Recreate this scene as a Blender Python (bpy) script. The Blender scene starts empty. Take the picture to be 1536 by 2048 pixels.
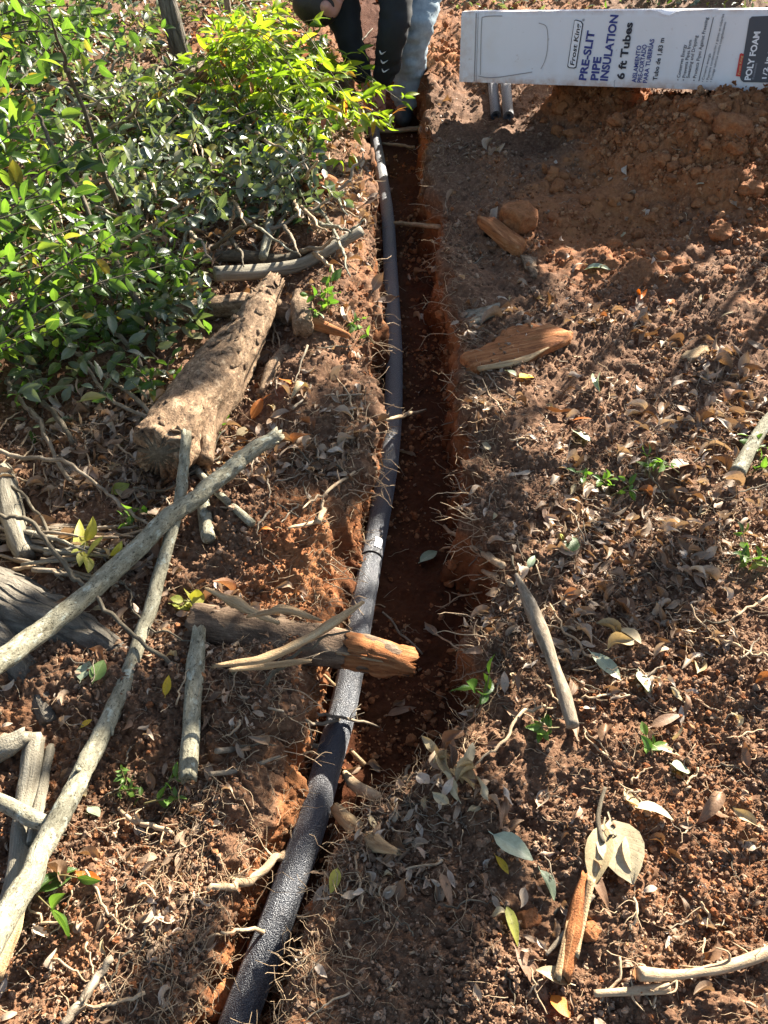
import bpy, math, random
import numpy as np
from mathutils import Vector, Matrix, Euler

random.seed(7)
RNG = np.random.default_rng(11)
scn = bpy.context.scene
COL = scn.collection
R = math.radians

# ------------------------------------------------------------------ camera
CAM_H, PITCH, FPX = 1.30, R(43.8), 1538.0
PW, PH = 1536.0, 2048.0
cam_d = bpy.data.cameras.new('camera')
cam_d.sensor_fit = 'VERTICAL'
cam_d.sensor_height = 36.0
cam_d.lens = 36.0 * FPX / PH
cam_d.clip_start, cam_d.clip_end = 0.05, 400
cam = bpy.data.objects.new('camera', cam_d)
COL.objects.link(cam)
cam.location = (0, 0, CAM_H)
cam.rotation_euler = (math.pi / 2 - PITCH, 0, 0)
scn.camera = cam
CP, SP = math.cos(PITCH), math.sin(PITCH)

# ------------------------------------------------------------------ sky and sun
SUN_AZ, SUN_EL = R(38), R(29)
S_DIR = Vector((math.sin(SUN_AZ) * math.cos(SUN_EL), math.cos(SUN_AZ) * math.cos(SUN_EL), math.sin(SUN_EL)))
world = bpy.data.worlds.new('World')
scn.world = world
world.use_nodes = True
wn = world.node_tree
wn.nodes.clear()
w_out = wn.nodes.new('ShaderNodeOutputWorld')
w_bg = wn.nodes.new('ShaderNodeBackground')
w_sky = wn.nodes.new('ShaderNodeTexSky')
w_sky.sky_type = 'NISHITA'
w_sky.sun_disc = False
w_sky.sun_elevation = SUN_EL
w_sky.sun_rotation = SUN_AZ
w_sky.air_density, w_sky.dust_density = 1.0, 1.2
w_bg.inputs['Strength'].default_value = 0.05
wn.links.new(w_sky.outputs[0], w_bg.inputs['Color'])
wn.links.new(w_bg.outputs[0], w_out.inputs['Surface'])
sun_d = bpy.data.lights.new('sun', 'SUN')
sun_d.energy = 5.0
sun_d.angle = R(0.53)
sun_d.color = (1.0, 0.93, 0.82)
sun = bpy.data.objects.new('sun', sun_d)
COL.objects.link(sun)
sun.rotation_euler = S_DIR.to_track_quat('Z', 'Y').to_euler()
sun.location = S_DIR * 30
scn.view_settings.view_transform = 'Standard'
scn.view_settings.look = 'None'
scn.view_settings.exposure = 2.3
scn.view_settings.gamma = 1.0
scn.view_settings.use_curve_mapping = False
scn.cycles.max_bounces = 8
scn.cycles.transparent_max_bounces = 8

# ------------------------------------------------------------------ numeric helpers
def hsh(ix, iy, iz, seed):
    h = (ix.astype(np.uint32) * np.uint32(374761393)) ^ (iy.astype(np.uint32) * np.uint32(668265263)) \
        ^ (iz.astype(np.uint32) * np.uint32(2246822519)) ^ np.uint32((seed * 3266489917) & 0xffffffff)
    h = (h ^ (h >> np.uint32(15))) * np.uint32(2246822519)
    h = (h ^ (h >> np.uint32(13))) * np.uint32(3266489917)
    return (h ^ (h >> np.uint32(16)))

def h01(h):
    return (h & np.uint32(0xffff)).astype(np.float32) / 65535.0

def vnoise(P, scale, seed=0):
    q = P * scale
    i = np.floor(q).astype(np.int64)
    f = (q - i).astype(np.float32)
    u = f * f * f * (f * (f * 6 - 15) + 10)
    out = np.zeros(len(P), np.float32)
    for dx in (0, 1):
        wx = u[:, 0] if dx else 1 - u[:, 0]
        for dy in (0, 1):
            wy = u[:, 1] if dy else 1 - u[:, 1]
            for dz in (0, 1):
                wz = u[:, 2] if dz else 1 - u[:, 2]
                out += wx * wy * wz * h01(hsh(i[:, 0] + dx, i[:, 1] + dy, i[:, 2] + dz, seed))
    return out * 2 - 1

def fbm(P, scale, octv=4, seed=0, gain=0.5):
    out, a = 0, 1.0
    for k in range(octv):
        out = out + a * vnoise(P + 17.3 * k, scale * 2 ** k, seed + k)
        a *= gain
    return out

def worley(P, scale, seed=0):
    q = P * scale
    i = np.floor(q).astype(np.int64)
    f = (q - i).astype(np.float32)
    best = np.full(len(P), 9.0, np.float32)
    bid = np.zeros(len(P), np.float32)
    for dx in (-1, 0, 1):
        for dy in (-1, 0, 1):
            for dz in (-1, 0, 1):
                h = hsh(i[:, 0] + dx, i[:, 1] + dy, i[:, 2] + dz, seed)
                px = dx + (h & np.uint32(1023)).astype(np.float32) / 1023 - f[:, 0]
                py = dy + ((h >> np.uint32(10)) & np.uint32(1023)).astype(np.float32) / 1023 - f[:, 1]
                pz = dz + ((h >> np.uint32(20)) & np.uint32(1023)).astype(np.float32) / 1023 - f[:, 2]
                d = px * px + py * py + pz * pz
                m = d < best
                best = np.where(m, d, best)
                bid = np.where(m, h01(h * np.uint32(2654435761)), bid)
    return np.sqrt(best), bid

def lumps(P, scale, seed=0):
    d, b = worley(P, scale, seed)
    return np.sqrt(np.maximum(0, 1 - (d / 0.75) ** 2)) * (0.25 + 0.75 * b)

def smooth01(x, a, b):
    t = np.clip((np.asarray(x, dtype=float) - a) / (b - a), 0, 1)
    return t * t * (3 - 2 * t)

# ------------------------------------------------------------------ object helpers
def mesh_np(name, V, F, mats=(), attrs=None, uv=None, smooth=True, fmat=None):
    """V (n,3); F: array (m,k) or list of such arrays."""
    me = bpy.data.meshes.new(name)
    V = np.asarray(V, np.float32)
    Fs = F if isinstance(F, list) else [F]
    Fs = [np.asarray(f, np.int32) for f in Fs if len(f)]
    me.vertices.add(len(V))
    me.vertices.foreach_set('co', V.ravel())
    li = np.concatenate([f.ravel() for f in Fs])
    tot = np.concatenate([np.full(len(f), f.shape[1], np.int32) for f in Fs])
    st = np.concatenate([[0], np.cumsum(tot)[:-1]]).astype(np.int32)
    me.loops.add(len(li))
    me.loops.foreach_set('vertex_index', li)
    me.polygons.add(len(tot))
    me.polygons.foreach_set('loop_start', st)
    me.polygons.foreach_set('use_smooth', np.full(len(tot), smooth, bool))
    for m in mats:
        me.materials.append(m)
    if fmat is not None:
        me.polygons.foreach_set('material_index', np.asarray(fmat, np.int32))
    if uv is not None:
        l = me.uv_layers.new(name='UVMap')
        l.data.foreach_set('uv', np.asarray(uv, np.float32)[li].ravel())
    for k, a in (attrs or {}).items():
        a = np.asarray(a, np.float32)
        if a.ndim == 1:
            at_ = me.attributes.new(k, 'FLOAT', 'POINT')
            at_.data.foreach_set('value', a)
        else:
            at_ = me.attributes.new(k, 'FLOAT_VECTOR', 'POINT')
            at_.data.foreach_set('vector', a.ravel())
    me.update(calc_edges=True)
    return me

def tag(o, label=None, cat=None, group=None, kind=None):
    if label: o['label'] = label
    if cat: o['category'] = cat
    if group: o['group'] = group
    if kind: o['kind'] = kind
    return o

def link(name, me, loc=(0, 0, 0), parent=None):
    o = bpy.data.objects.new(name, me)
    COL.objects.link(o)
    o.location = loc
    if parent is not None:
        o.parent = parent
    return o

def world_obj(name, V, F, mat, parent=None, base=None, **kw):
    """mesh given in world coordinates; origin at its base point (or its parent's origin)."""
    V = np.asarray(V, np.float32)
    if parent is not None:
        b = np.array(root_loc(parent), np.float32)
        me = mesh_np(name, V - b, F, [mat] if not isinstance(mat, (list, tuple)) else mat, **kw)
        return link(name, me, (0, 0, 0), parent)
    b = np.array(base if base is not None else (V[:, 0].mean(), V[:, 1].mean(), V[:, 2].min()), np.float32)
    me = mesh_np(name, V - b, F, [mat] if not isinstance(mat, (list, tuple)) else mat, **kw)
    return link(name, me, tuple(float(x) for x in b))

def root_loc(o):
    l = Vector((0, 0, 0))
    while o is not None:
        l = l + o.location
        o = o.parent
    return l

def empty(name, loc, label, cat, group=None):
    o = bpy.data.objects.new(name, None)
    o.empty_display_size = 0.05
    COL.objects.link(o)
    o.location = loc
    return tag(o, label, cat, group)

def catmull(P, n):
    P = np.asarray(P, float)
    if len(P) < 3:
        t = np.linspace(0, 1, n)[:, None]
        return P[0] * (1 - t) + P[-1] * t
    Q = np.vstack([2 * P[0] - P[1], P, 2 * P[-1] - P[-2]])
    seg = len(P) - 1
    out = []
    for t in np.linspace(0, seg - 1e-6, n):
        k = int(t); u = t - k
        a, b, c, d = Q[k:k + 4]
        out.append(0.5 * ((2 * b) + (c - a) * u + (2 * a - 5 * b + 4 * c - d) * u * u + (3 * b - a - 3 * c + d) * u ** 3))
    return np.array(out)

def tube(P, rad, sides=8, caps=True, rough=0.0, rscale=30.0, seed=0, jag=0.0):
    """sweep; returns V, [quads, tris], pc (straightened coordinates)"""
    P = np.asarray(P, float)
    n = len(P)
    rad = np.broadcast_to(np.asarray(rad, float), (n,))
    T = np.gradient(P, axis=0)
    T /= np.linalg.norm(T, axis=1)[:, None] + 1e-12
    up = np.array([0, 0, 1.0]) if abs(T[0, 2]) < 0.9 else np.array([1.0, 0, 0])
    N = np.zeros_like(P)
    v = up - T[0] * up.dot(T[0]); N[0] = v / np.linalg.norm(v)
    for k in range(1, n):
        v = N[k - 1] - T[k] * N[k - 1].dot(T[k]); N[k] = v / (np.linalg.norm(v) + 1e-12)
    B = np.cross(T, N)
    a = np.linspace(0, 2 * math.pi, sides, endpoint=False)
    L = np.concatenate([[0], np.cumsum(np.linalg.norm(np.diff(P, axis=0), axis=1))])
    ring = (np.cos(a)[None, :, None] * N[:, None] + np.sin(a)[None, :, None] * B[:, None])
    pc = np.stack([np.cos(a)[None] * rad[:, None], np.sin(a)[None] * rad[:, None], np.repeat(L[:, None], sides, 1)], 2).reshape(-1, 3)
    r = np.repeat(rad[:, None], sides, 1)
    if rough > 0:
        r = r * (1 + rough * fbm(pc * np.array([1, 1, .35]) + seed * 3.7, rscale, 3, seed).reshape(n, sides))
        if sides >= 22:
            r = r * (1 + rough * .35 * lumps(pc.astype(np.float32) * np.array([1, 1, .6], np.float32), 75, seed).reshape(n, sides) - rough * .12)
    V = (P[:, None] + ring * r[:, :, None])
    if jag > 0:
        g = np.random.default_rng(seed)
        V[0] -= T[0] * (g.random(sides) * jag)[:, None]
        V[-1] += T[-1] * (g.random(sides) * jag)[:, None]
    V = V.reshape(-1, 3)
    i = np.arange(n - 1)[:, None] * sides
    j = np.arange(sides)[None]
    jn = (j + 1) % sides
    Q = np.stack([i + j, i + jn, i + sides + jn, i + sides + j], 2).reshape(-1, 4)
    tris = []
    if caps:
        c0, c1 = len(V), len(V) + 1
        V = np.vstack([V, P[0] - T[0] * rad[0] * .05, P[-1] + T[-1] * rad[-1] * .05])
        pc = np.vstack([pc, [0, 0, 0], [0, 0, L[-1]]])
        b = (n - 1) * sides
        for k in range(sides):
            tris.append((c0, (k + 1) % sides, k))
            tris.append((c1, b + k, b + (k + 1) % sides))
    return V, [Q, np.array(tris, np.int32).reshape(-1, 3)], pc

class Merge:
    def __init__(self):
        self.V, self.Q, self.T, self.pc, self.rnd, self.uv, self.n = [], [], [], [], [], [], 0
    def add(self, V, F, pc=None, rnd=0.0, uv=None):
        F = F if isinstance(F, list) else [F]
        for f in F:
            f = np.asarray(f)
            if len(f) == 0: continue
            (self.Q if f.shape[1] == 4 else self.T).append(f + self.n)
        self.V.append(V); self.pc.append(pc if pc is not None else V)
        self.rnd.append(np.full(len(V), rnd)); self.uv.append(uv if uv is not None else np.zeros((len(V), 2)))
        self.n += len(V)
    def out(self):
        F = []
        if self.Q: F.append(np.vstack(self.Q))
        if self.T: F.append(np.vstack(self.T))
        return np.vstack(self.V), F, dict(attrs={'pc': np.vstack(self.pc), 'rnd': np.concatenate(self.rnd)}, uv=np.vstack(self.uv))

# ------------------------------------------------------------------ materials
class NT:
    def __init__(self, name):
        self.m = bpy.data.materials.new(name)
        self.m.use_nodes = True
        self.t = self.m.node_tree
        self.t.nodes.clear()
        self.out = self.n('ShaderNodeOutputMaterial')
    def n(self, typ, **kw):
        nd = self.t.nodes.new(typ)
        for k, v in kw.items():
            setattr(nd, k, v)
        return nd
    def l(self, a, b):
        self.t.links.new(a, b)
    def inp(self, nd, key, v):
        if hasattr(v, 'is_linked') or isinstance(v, bpy.types.NodeSocket):
            self.l(v, nd.inputs[key])
        else:
            nd.inputs[key].default_value = v
    def attr(self, name):
        return self.n('ShaderNodeAttribute', attribute_name=name)
    def math(self, op, a, b=0.0, c=0.0):
        nd = self.n('ShaderNodeMath', operation=op)
        self.inp(nd, 0, a); self.inp(nd, 1, b); self.inp(nd, 2, c)
        return nd.outputs[0]
    def noise(self, vec, scale, detail=4, rough=.55, dist=0.0):
        nd = self.n('ShaderNodeTexNoise')
        if vec is not None: self.l(vec, nd.inputs['Vector'])
        nd.inputs['Scale'].default_value = scale
        nd.inputs['Detail'].default_value = detail
        nd.inputs['Roughness'].default_value = rough
        nd.inputs['Distortion'].default_value = dist
        return nd.outputs['Fac']
    def voro(self, vec, scale, feature='F1', out='Distance'):
        nd = self.n('ShaderNodeTexVoronoi', feature=feature)
        if vec is not None: self.l(vec, nd.inputs['Vector'])
        nd.inputs['Scale'].default_value = scale
        return nd.outputs[out]
    def mapping(self, vec, scale=(1, 1, 1)):
        nd = self.n('ShaderNodeMapping')
        self.l(vec, nd.inputs['Vector'])
        nd.inputs['Scale'].default_value = scale
        return nd.outputs[0]
    def ramp(self, fac, stops, interp='LINEAR'):
        nd = self.n('ShaderNodeValToRGB')
        self.l(fac, nd.inputs[0])
        cr = nd.color_ramp
        cr.interpolation = interp
        while len(cr.elements) < len(stops): cr.elements.new(0.5)
        for e, (p, c) in zip(cr.elements, stops):
            e.position = p
            e.color = (*c, 1) if not isinstance(c, float) else (c, c, c, 1)
        return nd.outputs[0]
    def mix(self, fac, a, b, mode='MIX'):
        nd = self.n('ShaderNodeMix', data_type='RGBA', blend_type=mode)
        self.inp(nd, 0, fac)
        self.inp(nd, 6, a if isinstance(a, bpy.types.NodeSocket) else (*a, 1))
        self.inp(nd, 7, b if isinstance(b, bpy.types.NodeSocket) else (*b, 1))
        return nd.outputs[2]
    def bump(self, h, strength=.5, dist=.01, normal=None):
        nd = self.n('ShaderNodeBump')
        self.l(h, nd.inputs['Height'])
        nd.inputs['Strength'].default_value = strength
        nd.inputs['Distance'].default_value = dist
        if normal is not None: self.l(normal, nd.inputs['Normal'])
        return nd.outputs[0]
    def bsdf(self, color, rough=.8, spec=.3, normal=None, sheen=0.0):
        p = self.n('ShaderNodeBsdfPrincipled')
        self.inp(p, 'Base Color', color if isinstance(color, bpy.types.NodeSocket) else (*color, 1))
        self.inp(p, 'Roughness', rough)
        self.inp(p, 'Specular IOR Level', spec)
        if normal is not None: self.l(normal, p.inputs['Normal'])
        return p.outputs[0]
    def done(self, sh):
        self.l(sh, self.out.inputs['Surface'])
        return self.m

def geo_pos(t):
    return t.n('ShaderNodeNewGeometry').outputs['Position']

def mat_soil():
    t = NT('soil')
    pos = geo_pos(t)
    clay = t.attr('clay').outputs['Fac']
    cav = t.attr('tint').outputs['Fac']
    n1 = t.noise(pos, 9, 5, .65)
    n2 = t.noise(pos, 70, 5, .7)
    n3 = t.noise(pos, 300, 3, .6)
    top = t.ramp(n2, [(.28, (.045, .024, .014)), (.5, (.14, .071, .037)), (.74, (.37, .235, .14))])
    top = t.mix(t.math('MULTIPLY', n1, .55), top, (.20, .115, .068))
    cl = t.ramp(n2, [(.25, (.17, .058, .021)), (.5, (.30, .115, .043)), (.78, (.44, .22, .10))])
    cl = t.mix(t.ramp(n1, [(.45, 0.0), (.7, 1.0)]), cl, (.36, .155, .06))
    edge = t.math('ADD', clay, t.math('MULTIPLY', t.math('SUBTRACT', n1, .5), 1.0))
    fac = t.ramp(edge, [(.3, 0.0), (.7, 1.0)])
    col = t.mix(fac, top, cl)
    col = t.mix(t.ramp(t.voro(pos, 160, out='Color'), [(.0, 0.0), (1., .35)]), col, (.07, .03, .016))
    col = t.mix(t.ramp(n3, [(.62, 0.0), (.8, .5)]), col, (.45, .30, .19))
    col = t.mix(t.math('MULTIPLY', cav, .95), col, t.mix(1.0, col, (.22, .17, .16), 'MULTIPLY'))  # trench shade painted into the soil colour
    h = t.math('ADD', n2, t.math('MULTIPLY', n3, .5))
    nrm = t.bump(h, .8, .006)
    return t.done(t.bsdf(col, .92, .15, nrm))

def mat_clod(name, stops):
    t = NT(name)
    rnd = t.n('ShaderNodeObjectInfo').outputs['Random']
    pos = geo_pos(t)
    n2 = t.noise(pos, 180, 4, .7)
    c = t.ramp(rnd, stops)
    c = t.mix(t.ramp(n2, [(.3, .6), (.6, 0.0)]), c, (.06, .03, .018))
    return t.done(t.bsdf(c, .95, .12, t.bump(n2, .7, .004)))

def mat_leaf(name, stops, trans=.4, rough=.4, spec=.4, vein=(.25, .3, .1), veinfac=.35, spots=0.0, tcol=None):
    t = NT(name)
    rnd = t.math('FRACT', t.math('ADD', t.n('ShaderNodeObjectInfo').outputs['Random'], t.attr('rnd').outputs['Fac']))
    c = t.ramp(rnd, stops)
    uv = t.n('ShaderNodeUVMap').outputs[0]
    sep = t.n('ShaderNodeSeparateXYZ'); t.l(uv, sep.inputs[0])
    au = t.math('ABSOLUTE', t.math('SUBTRACT', sep.outputs[0], .5))
    mid = t.math('LESS_THAN', au, .035)
    side = t.math('SINE', t.math('MULTIPLY', t.math('SUBTRACT', sep.outputs[1], t.math('MULTIPLY', au, .5)), 62.0))
    sv = t.ramp(side, [(.9, 0.0), (1.0, .5)])
    vf = t.math('MULTIPLY', t.math('MAXIMUM', mid, sv), veinfac)
    c = t.mix(vf, c, vein)
    pos = geo_pos(t)
    nz = t.noise(pos, 90, 4, .65)
    c = t.mix(t.ramp(nz, [(.45, 0.0), (.75, .5)]), c, t.mix(1.0, c, (.55, .5, .42), 'MULTIPLY'))
    if spots > 0:
        c = t.mix(t.ramp(t.noise(pos, 230, 2), [(.62, 0.0), (.7, spots)]), c, (.07, .035, .02))
    nrm = t.bump(t.math('ADD', nz, t.math('MULTIPLY', vf, -.6)), .35, .003)
    b = t.bsdf(c, rough, spec, nrm)
    tr = t.n('ShaderNodeBsdfTranslucent')
    tc = t.mix(1.0, c, tcol or (1.25, 1.35, .55), 'MULTIPLY')
    t.l(tc, tr.inputs['Color'])
    mx = t.n('ShaderNodeMixShader')
    mx.inputs[0].default_value = trans
    t.l(b, mx.inputs[1]); t.l(tr.outputs[0], mx.inputs[2])
    return t.done(mx.outputs[0])

def mat_bark(name, a, b, c, scale=60, stretch=.3, bump=.6, cracks=0.0, rough=.85, specks=0.0, pale=(.46, .50, .42)):
    t = NT(name)
    v = t.mapping(t.attr('pc').outputs['Vector'], (1, 1, stretch))
    n1 = t.noise(v, scale, 6, .7)
    n2 = t.noise(t.attr('pc').outputs['Vector'], scale * .35, 4, .6)
    n3 = t.noise(t.attr('pc').outputs['Vector'], scale * 4, 3, .6)
    col = t.ramp(n1, [(.3, a), (.52, b), (.72, c)])
    col = t.mix(t.ramp(n2, [(.5, 0.0), (.62, .55)]), col, b)
    col = t.mix(t.ramp(n3, [(.6, 0.0), (.75, .6)]), col, c)
    if specks:
        v2 = t.mapping(t.attr('pc').outputs['Vector'], (1, 1, .7))
        col = t.mix(t.ramp(t.noise(v2, scale * 2.6, 4, .7), [(.56, 0.0), (.64, specks)]), col, tuple(x * .35 for x in a))
        col = t.mix(t.ramp(t.noise(v2, scale * .8, 4, .6), [(.58, 0.0), (.66, specks * .7)]), col, pale)
    h = t.math('ADD', n1, t.math('MULTIPLY', n3, .4))
    if cracks > 0:
        vd = t.voro(v, scale * .6, 'DISTANCE_TO_EDGE')
        cr = t.ramp(vd, [(.0, 1.0), (.12, 0.0)])
        col = t.mix(t.math('MULTIPLY', cr, cracks), col, tuple(x * .3 for x in a))
        h = t.math('SUBTRACT', h, t.math('MULTIPLY', cr, .8))
    return t.done(t.bsdf(col, rough, .2, t.bump(h, bump, .008)))

def mat_flat(name, color, rough=.7, spec=.3, var=.15, scale=40, bump=.15):
    t = NT(name)
    pos = t.n('ShaderNodeTexCoord').outputs['Object']
    n1 = t.noise(pos, scale, 5, .65)
    c = t.mix(t.ramp(n1, [(.35, var), (.65, 0.0)]), color, tuple(x * .45 for x in color))
    return t.done(t.bsdf(c, rough, spec, t.bump(n1, bump, .004)))

def mat_foam():
    t = NT('foam_rubber')
    pos = t.n('ShaderNodeTexCoord').outputs['Object']
    vd = t.voro(pos, 430)
    n1 = t.noise(pos, 260, 3, .6)
    dust = t.noise(pos, 14, 5, .7)
    c = t.mix(t.ramp(dust, [(.48, 0.0), (.75, .5)]), (.015, .019, .028), (.075, .055, .043))
    c = t.mix(t.ramp(vd, [(.0, .5), (.4, 0.0)]), c, (.06, .062, .068))
    h = t.math('SUBTRACT', n1, vd)
    p = t.bsdf(c, t.ramp(dust, [(.3, .4), (.7, .56)]), 1.0, t.bump(h, .62, .003))
    p.node.inputs['Sheen Weight'].default_value = .35
    p.node.inputs['Sheen Roughness'].default_value = .35
    return t.done(p)

def mat_card():
    t = NT('white_cardboard')
    pos = t.n('ShaderNodeTexCoord').outputs['Object']
    n1 = t.noise(pos, 5, 6, .6)
    n2 = t.noise(t.mapping(pos, (60, 1, 1)), 1.2, 3, .5)
    sep = t.n('ShaderNodeSeparateXYZ'); t.l(pos, sep.inputs[0])
    c = t.mix(t.ramp(n1, [(.5, 0.0), (.75, .3)]), (.70, .70, .70), (.55, .50, .42))
    c = t.mix(t.math('MULTIPLY', n2, .08), c, (.5, .5, .52))
    du = t.math('MULTIPLY', t.attr('dust').outputs['Fac'], t.ramp(t.noise(pos, 16, 6, .7), [(.38, 0.0), (.62, 1.0)]))
    c = t.mix(du, c, (.42, .24, .14))
    c = t.mix(t.ramp(t.noise(pos, 30, 4), [(.66, 0.0), (.74, .5)]), c, (.42, .33, .26))
    return t.done(t.bsdf(c, .55, .3, t.bump(n1, .12, .01)))

M = {}
M['soil'] = mat_soil()
M['clod'] = mat_clod('loose_soil', [(0, (.10, .056, .033)), (.4, (.21, .12, .07)), (.8, (.32, .205, .13)), (1, (.42, .29, .19))])
M['clayclod'] = mat_clod('red_clay', [(0, (.19, .068, .026)), (.5, (.31, .125, .05)), (1, (.44, .235, .115))])
M['foam'] = mat_foam()
M['card'] = mat_card()
M['pole'] = mat_bark('pale_bark', (.09, .078, .05), (.245, .225, .155), (.41, .385, .285), 75, .45, .7, specks=.85)
M['twig'] = mat_bark('twig_bark', (.10, .075, .05), (.24, .19, .13), (.40, .34, .26), 120, .3, .4)
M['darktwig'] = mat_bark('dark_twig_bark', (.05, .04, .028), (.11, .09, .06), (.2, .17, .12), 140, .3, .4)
M['root'] = mat_bark('root_skin', (.22, .14, .08), (.42, .30, .18), (.60, .48, .32), 120, .3, .4)
M['rotbark'] = mat_bark('rotten_bark', (.05, .03, .018), (.22, .14, .08), (.44, .31, .19), 60, .6, 1.0, 0, specks=.8, pale=(.48, .36, .23))
M['darkrot'] = mat_bark('dark_rotten_bark', (.045, .028, .018), (.14, .092, .058), (.31, .22, .14), 60, .25, 1.0, 0)
M['oldbark'] = mat_bark('furrowed_bark', (.05, .04, .03), (.15, .13, .10), (.29, .26, .2), 48, .22, 1.0, .35)
M['wood'] = mat_bark('split_wood', (.17, .09, .04), (.44, .30, .16), (.64, .50, .30), 90, .05, 1.0)
M['redwood'] = mat_bark('orange_wood', (.11, .032, .012), (.33, .125, .042), (.50, .27, .12), 80, .06, 1.0)
M['greywood'] = mat_bark('weathered_wood', (.09, .075, .05), (.25, .22, .16), (.42, .385, .30), 75, .07, .9)
M['lush'] = mat_leaf('lush_leaf', [(0, (.042, .085, .02)), (.4, (.075, .145, .028)), (.8, (.125, .22, .038)), (.95, (.20, .25, .05)), (1, (.30, .20, .05))], .55, .32, .5)
M['dull'] = mat_leaf('glossy_leaf', [(0, (.06, .085, .045)), (.4, (.11, .145, .08)), (.8, (.19, .225, .14)), (1, (.26, .24, .13))], .35, .4, .9)
M['lime'] = mat_leaf('lime_leaf', [(0, (.15, .25, .02)), (.5, (.23, .33, .028)), (.88, (.33, .39, .035)), (.95, (.45, .25, .04)), (1, (.45, .10, .04))], .55, .4, .4)
M['sprig'] = mat_leaf('sprig_leaf', [(0, (.07, .16, .025)), (1, (.16, .27, .05))], .45, .4, .4)
M['dry'] = mat_leaf('dry_leaf', [(0, (.10, .055, .03)), (.25, (.20, .12, .065)), (.5, (.32, .22, .14)), (.7, (.43, .33, .23)), (.93, (.55, .46, .36)), (1, (.36, .15, .05))], .18, .6, .35, (.5, .4, .27), .4, .35, (1.2, .9, .5))
M['tan'] = mat_leaf('tan_leaf', [(0, (.38, .29, .15)), (.6, (.46, .37, .21)), (1, (.50, .42, .26))], .18, .55, .35, (.60, .50, .33), .5, .5, (1.2, .95, .5))
M['brownleaf'] = mat_leaf('brown_leaf', [(0, (.19, .10, .05)), (1, (.27, .16, .09))], .15, .55, .35, (.34, .22, .13), .4, .3, (1.2, .8, .4))
M['orange'] = mat_leaf('orange_leaf', [(0, (.50, .14, .02)), (1, (.55, .2, .03))], .35, .5, .3, (.6, .3, .1), .3, .3, (1.2, .8, .3))
M['yellow'] = mat_leaf('yellow_leaf', [(0, (.62, .42, .03)), (1, (.66, .44, .04))], .35, .5, .3, (.7, .5, .15), .4, .3, (1.2, 1., .3))
M['yellowgreen'] = mat_leaf('yellow_green_leaf', [(0, (.34, .36, .06)), (1, (.42, .40, .08))], .4, .5, .3, (.5, .45, .2), .4, .4, (1.2, 1.1, .4))
M['greenleaf'] = mat_leaf('green_fallen_leaf', [(0, (.12, .20, .05)), (1, (.18, .26, .07))], .35, .45, .4, (.3, .35, .15), .4, .2)
M['palegreen'] = mat_leaf('pale_green_leaf', [(0, (.30, .36, .22)), (1, (.36, .40, .27))], .2, .4, .5, (.45, .5, .35), .5, .2)
M['crown'] = mat_leaf('tree_leaf', [(0, (.05, .09, .02)), (1, (.10, .16, .035))], .4, .5, .3)
M['jeans'] = mat_flat('faded_denim', (.30, .38, .42), .85, .2, .5, 30, .5)
M['shirt'] = mat_flat('black_jersey', (.022, .024, .025), .8, .25, .3, 25, .3)
M['skin'] = mat_flat('skin', (.48, .24, .17), .5, .4, .15, 30, .05)
M['hair'] = mat_flat('dark_hair', (.03, .022, .016), .55, .4, .4, 120, .6)
M['boot'] = mat_flat('boot_leather', (.045, .055, .06), .6, .3, .4, 40, .3)
M['white'] = mat_flat('white_print', (.75, .75, .75), .5, .3, .05)
M['navy'] = mat_flat('navy_print', (.035, .045, .20), .5, .3, .05)
M['black'] = mat_flat('black_print', (.025, .025, .035), .5, .3, .05)
M['greyprint'] = mat_flat('dark_grey_print', (.065, .068, .078), .5, .3, .05)
M['greytext'] = mat_flat('grey_print', (.3, .3, .32), .5, .3, .05)
M['redprint'] = mat_flat('red_print', (.50, .04, .035), .5, .3, .05)
M['crease'] = mat_flat('cardboard_crease', (.30, .28, .27), .7, .2, .2)

# ------------------------------------------------------------------ projection between picture and ground
def ray(px, py):
    x, v = (px - PW / 2) / FPX, (py - PH / 2) / FPX
    return np.array([x, CP - v * SP, -SP - v * CP])
CAMP = np.array([0, 0, CAM_H])

def on_plane(px, py, z=0.0):
    d = ray(px, py)
    t = (z - CAM_H) / d[2]
    return CAMP + d * t

# ------------------------------------------------------------------ the ground
LIP_L = [(700, 60), (702, 150), (715, 230), (735, 350), (745, 450), (750, 550), (742, 700), (735, 830), (722, 920), (690, 1000), (648, 1060), (636, 1150),
         (636, 1225), (590, 1290), (560, 1360), (535, 1440), (500, 1510), (432, 1590), (415, 1700), (400, 1850), (380, 2048), (350, 2350)]
LIP_R = [(845, 60), (845, 150), (855, 230), (872, 350), (890, 500), (905, 600), (930, 720), (950, 850), (945, 950), (950, 1050), (975, 1130),
         (968, 1240), (958, 1360), (925, 1450), (845, 1525), (745, 1580), (702, 1640), (672, 1730), (632, 1850), (600, 1950), (570, 2048), (520, 2350)]
_l = np.array([on_plane(*p) for p in LIP_L]); _r = np.array([on_plane(*p) for p in LIP_R])
_lo, _ro = np.argsort(_l[:, 1]), np.argsort(_r[:, 1])
def lipL(y): return np.interp(y, _l[_lo, 1], _l[_lo, 0])
def lipR(y): return np.interp(y, _r[_ro, 1], _r[_ro, 0])
def floorZ(y): return np.interp(y, [-1, .2, .8, 1.5, 2.5, 3.5, 4.6, 6, 9], [-.17, -.18, -.22, -.26, -.27, -.27, -.25, -.05, .3])

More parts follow.
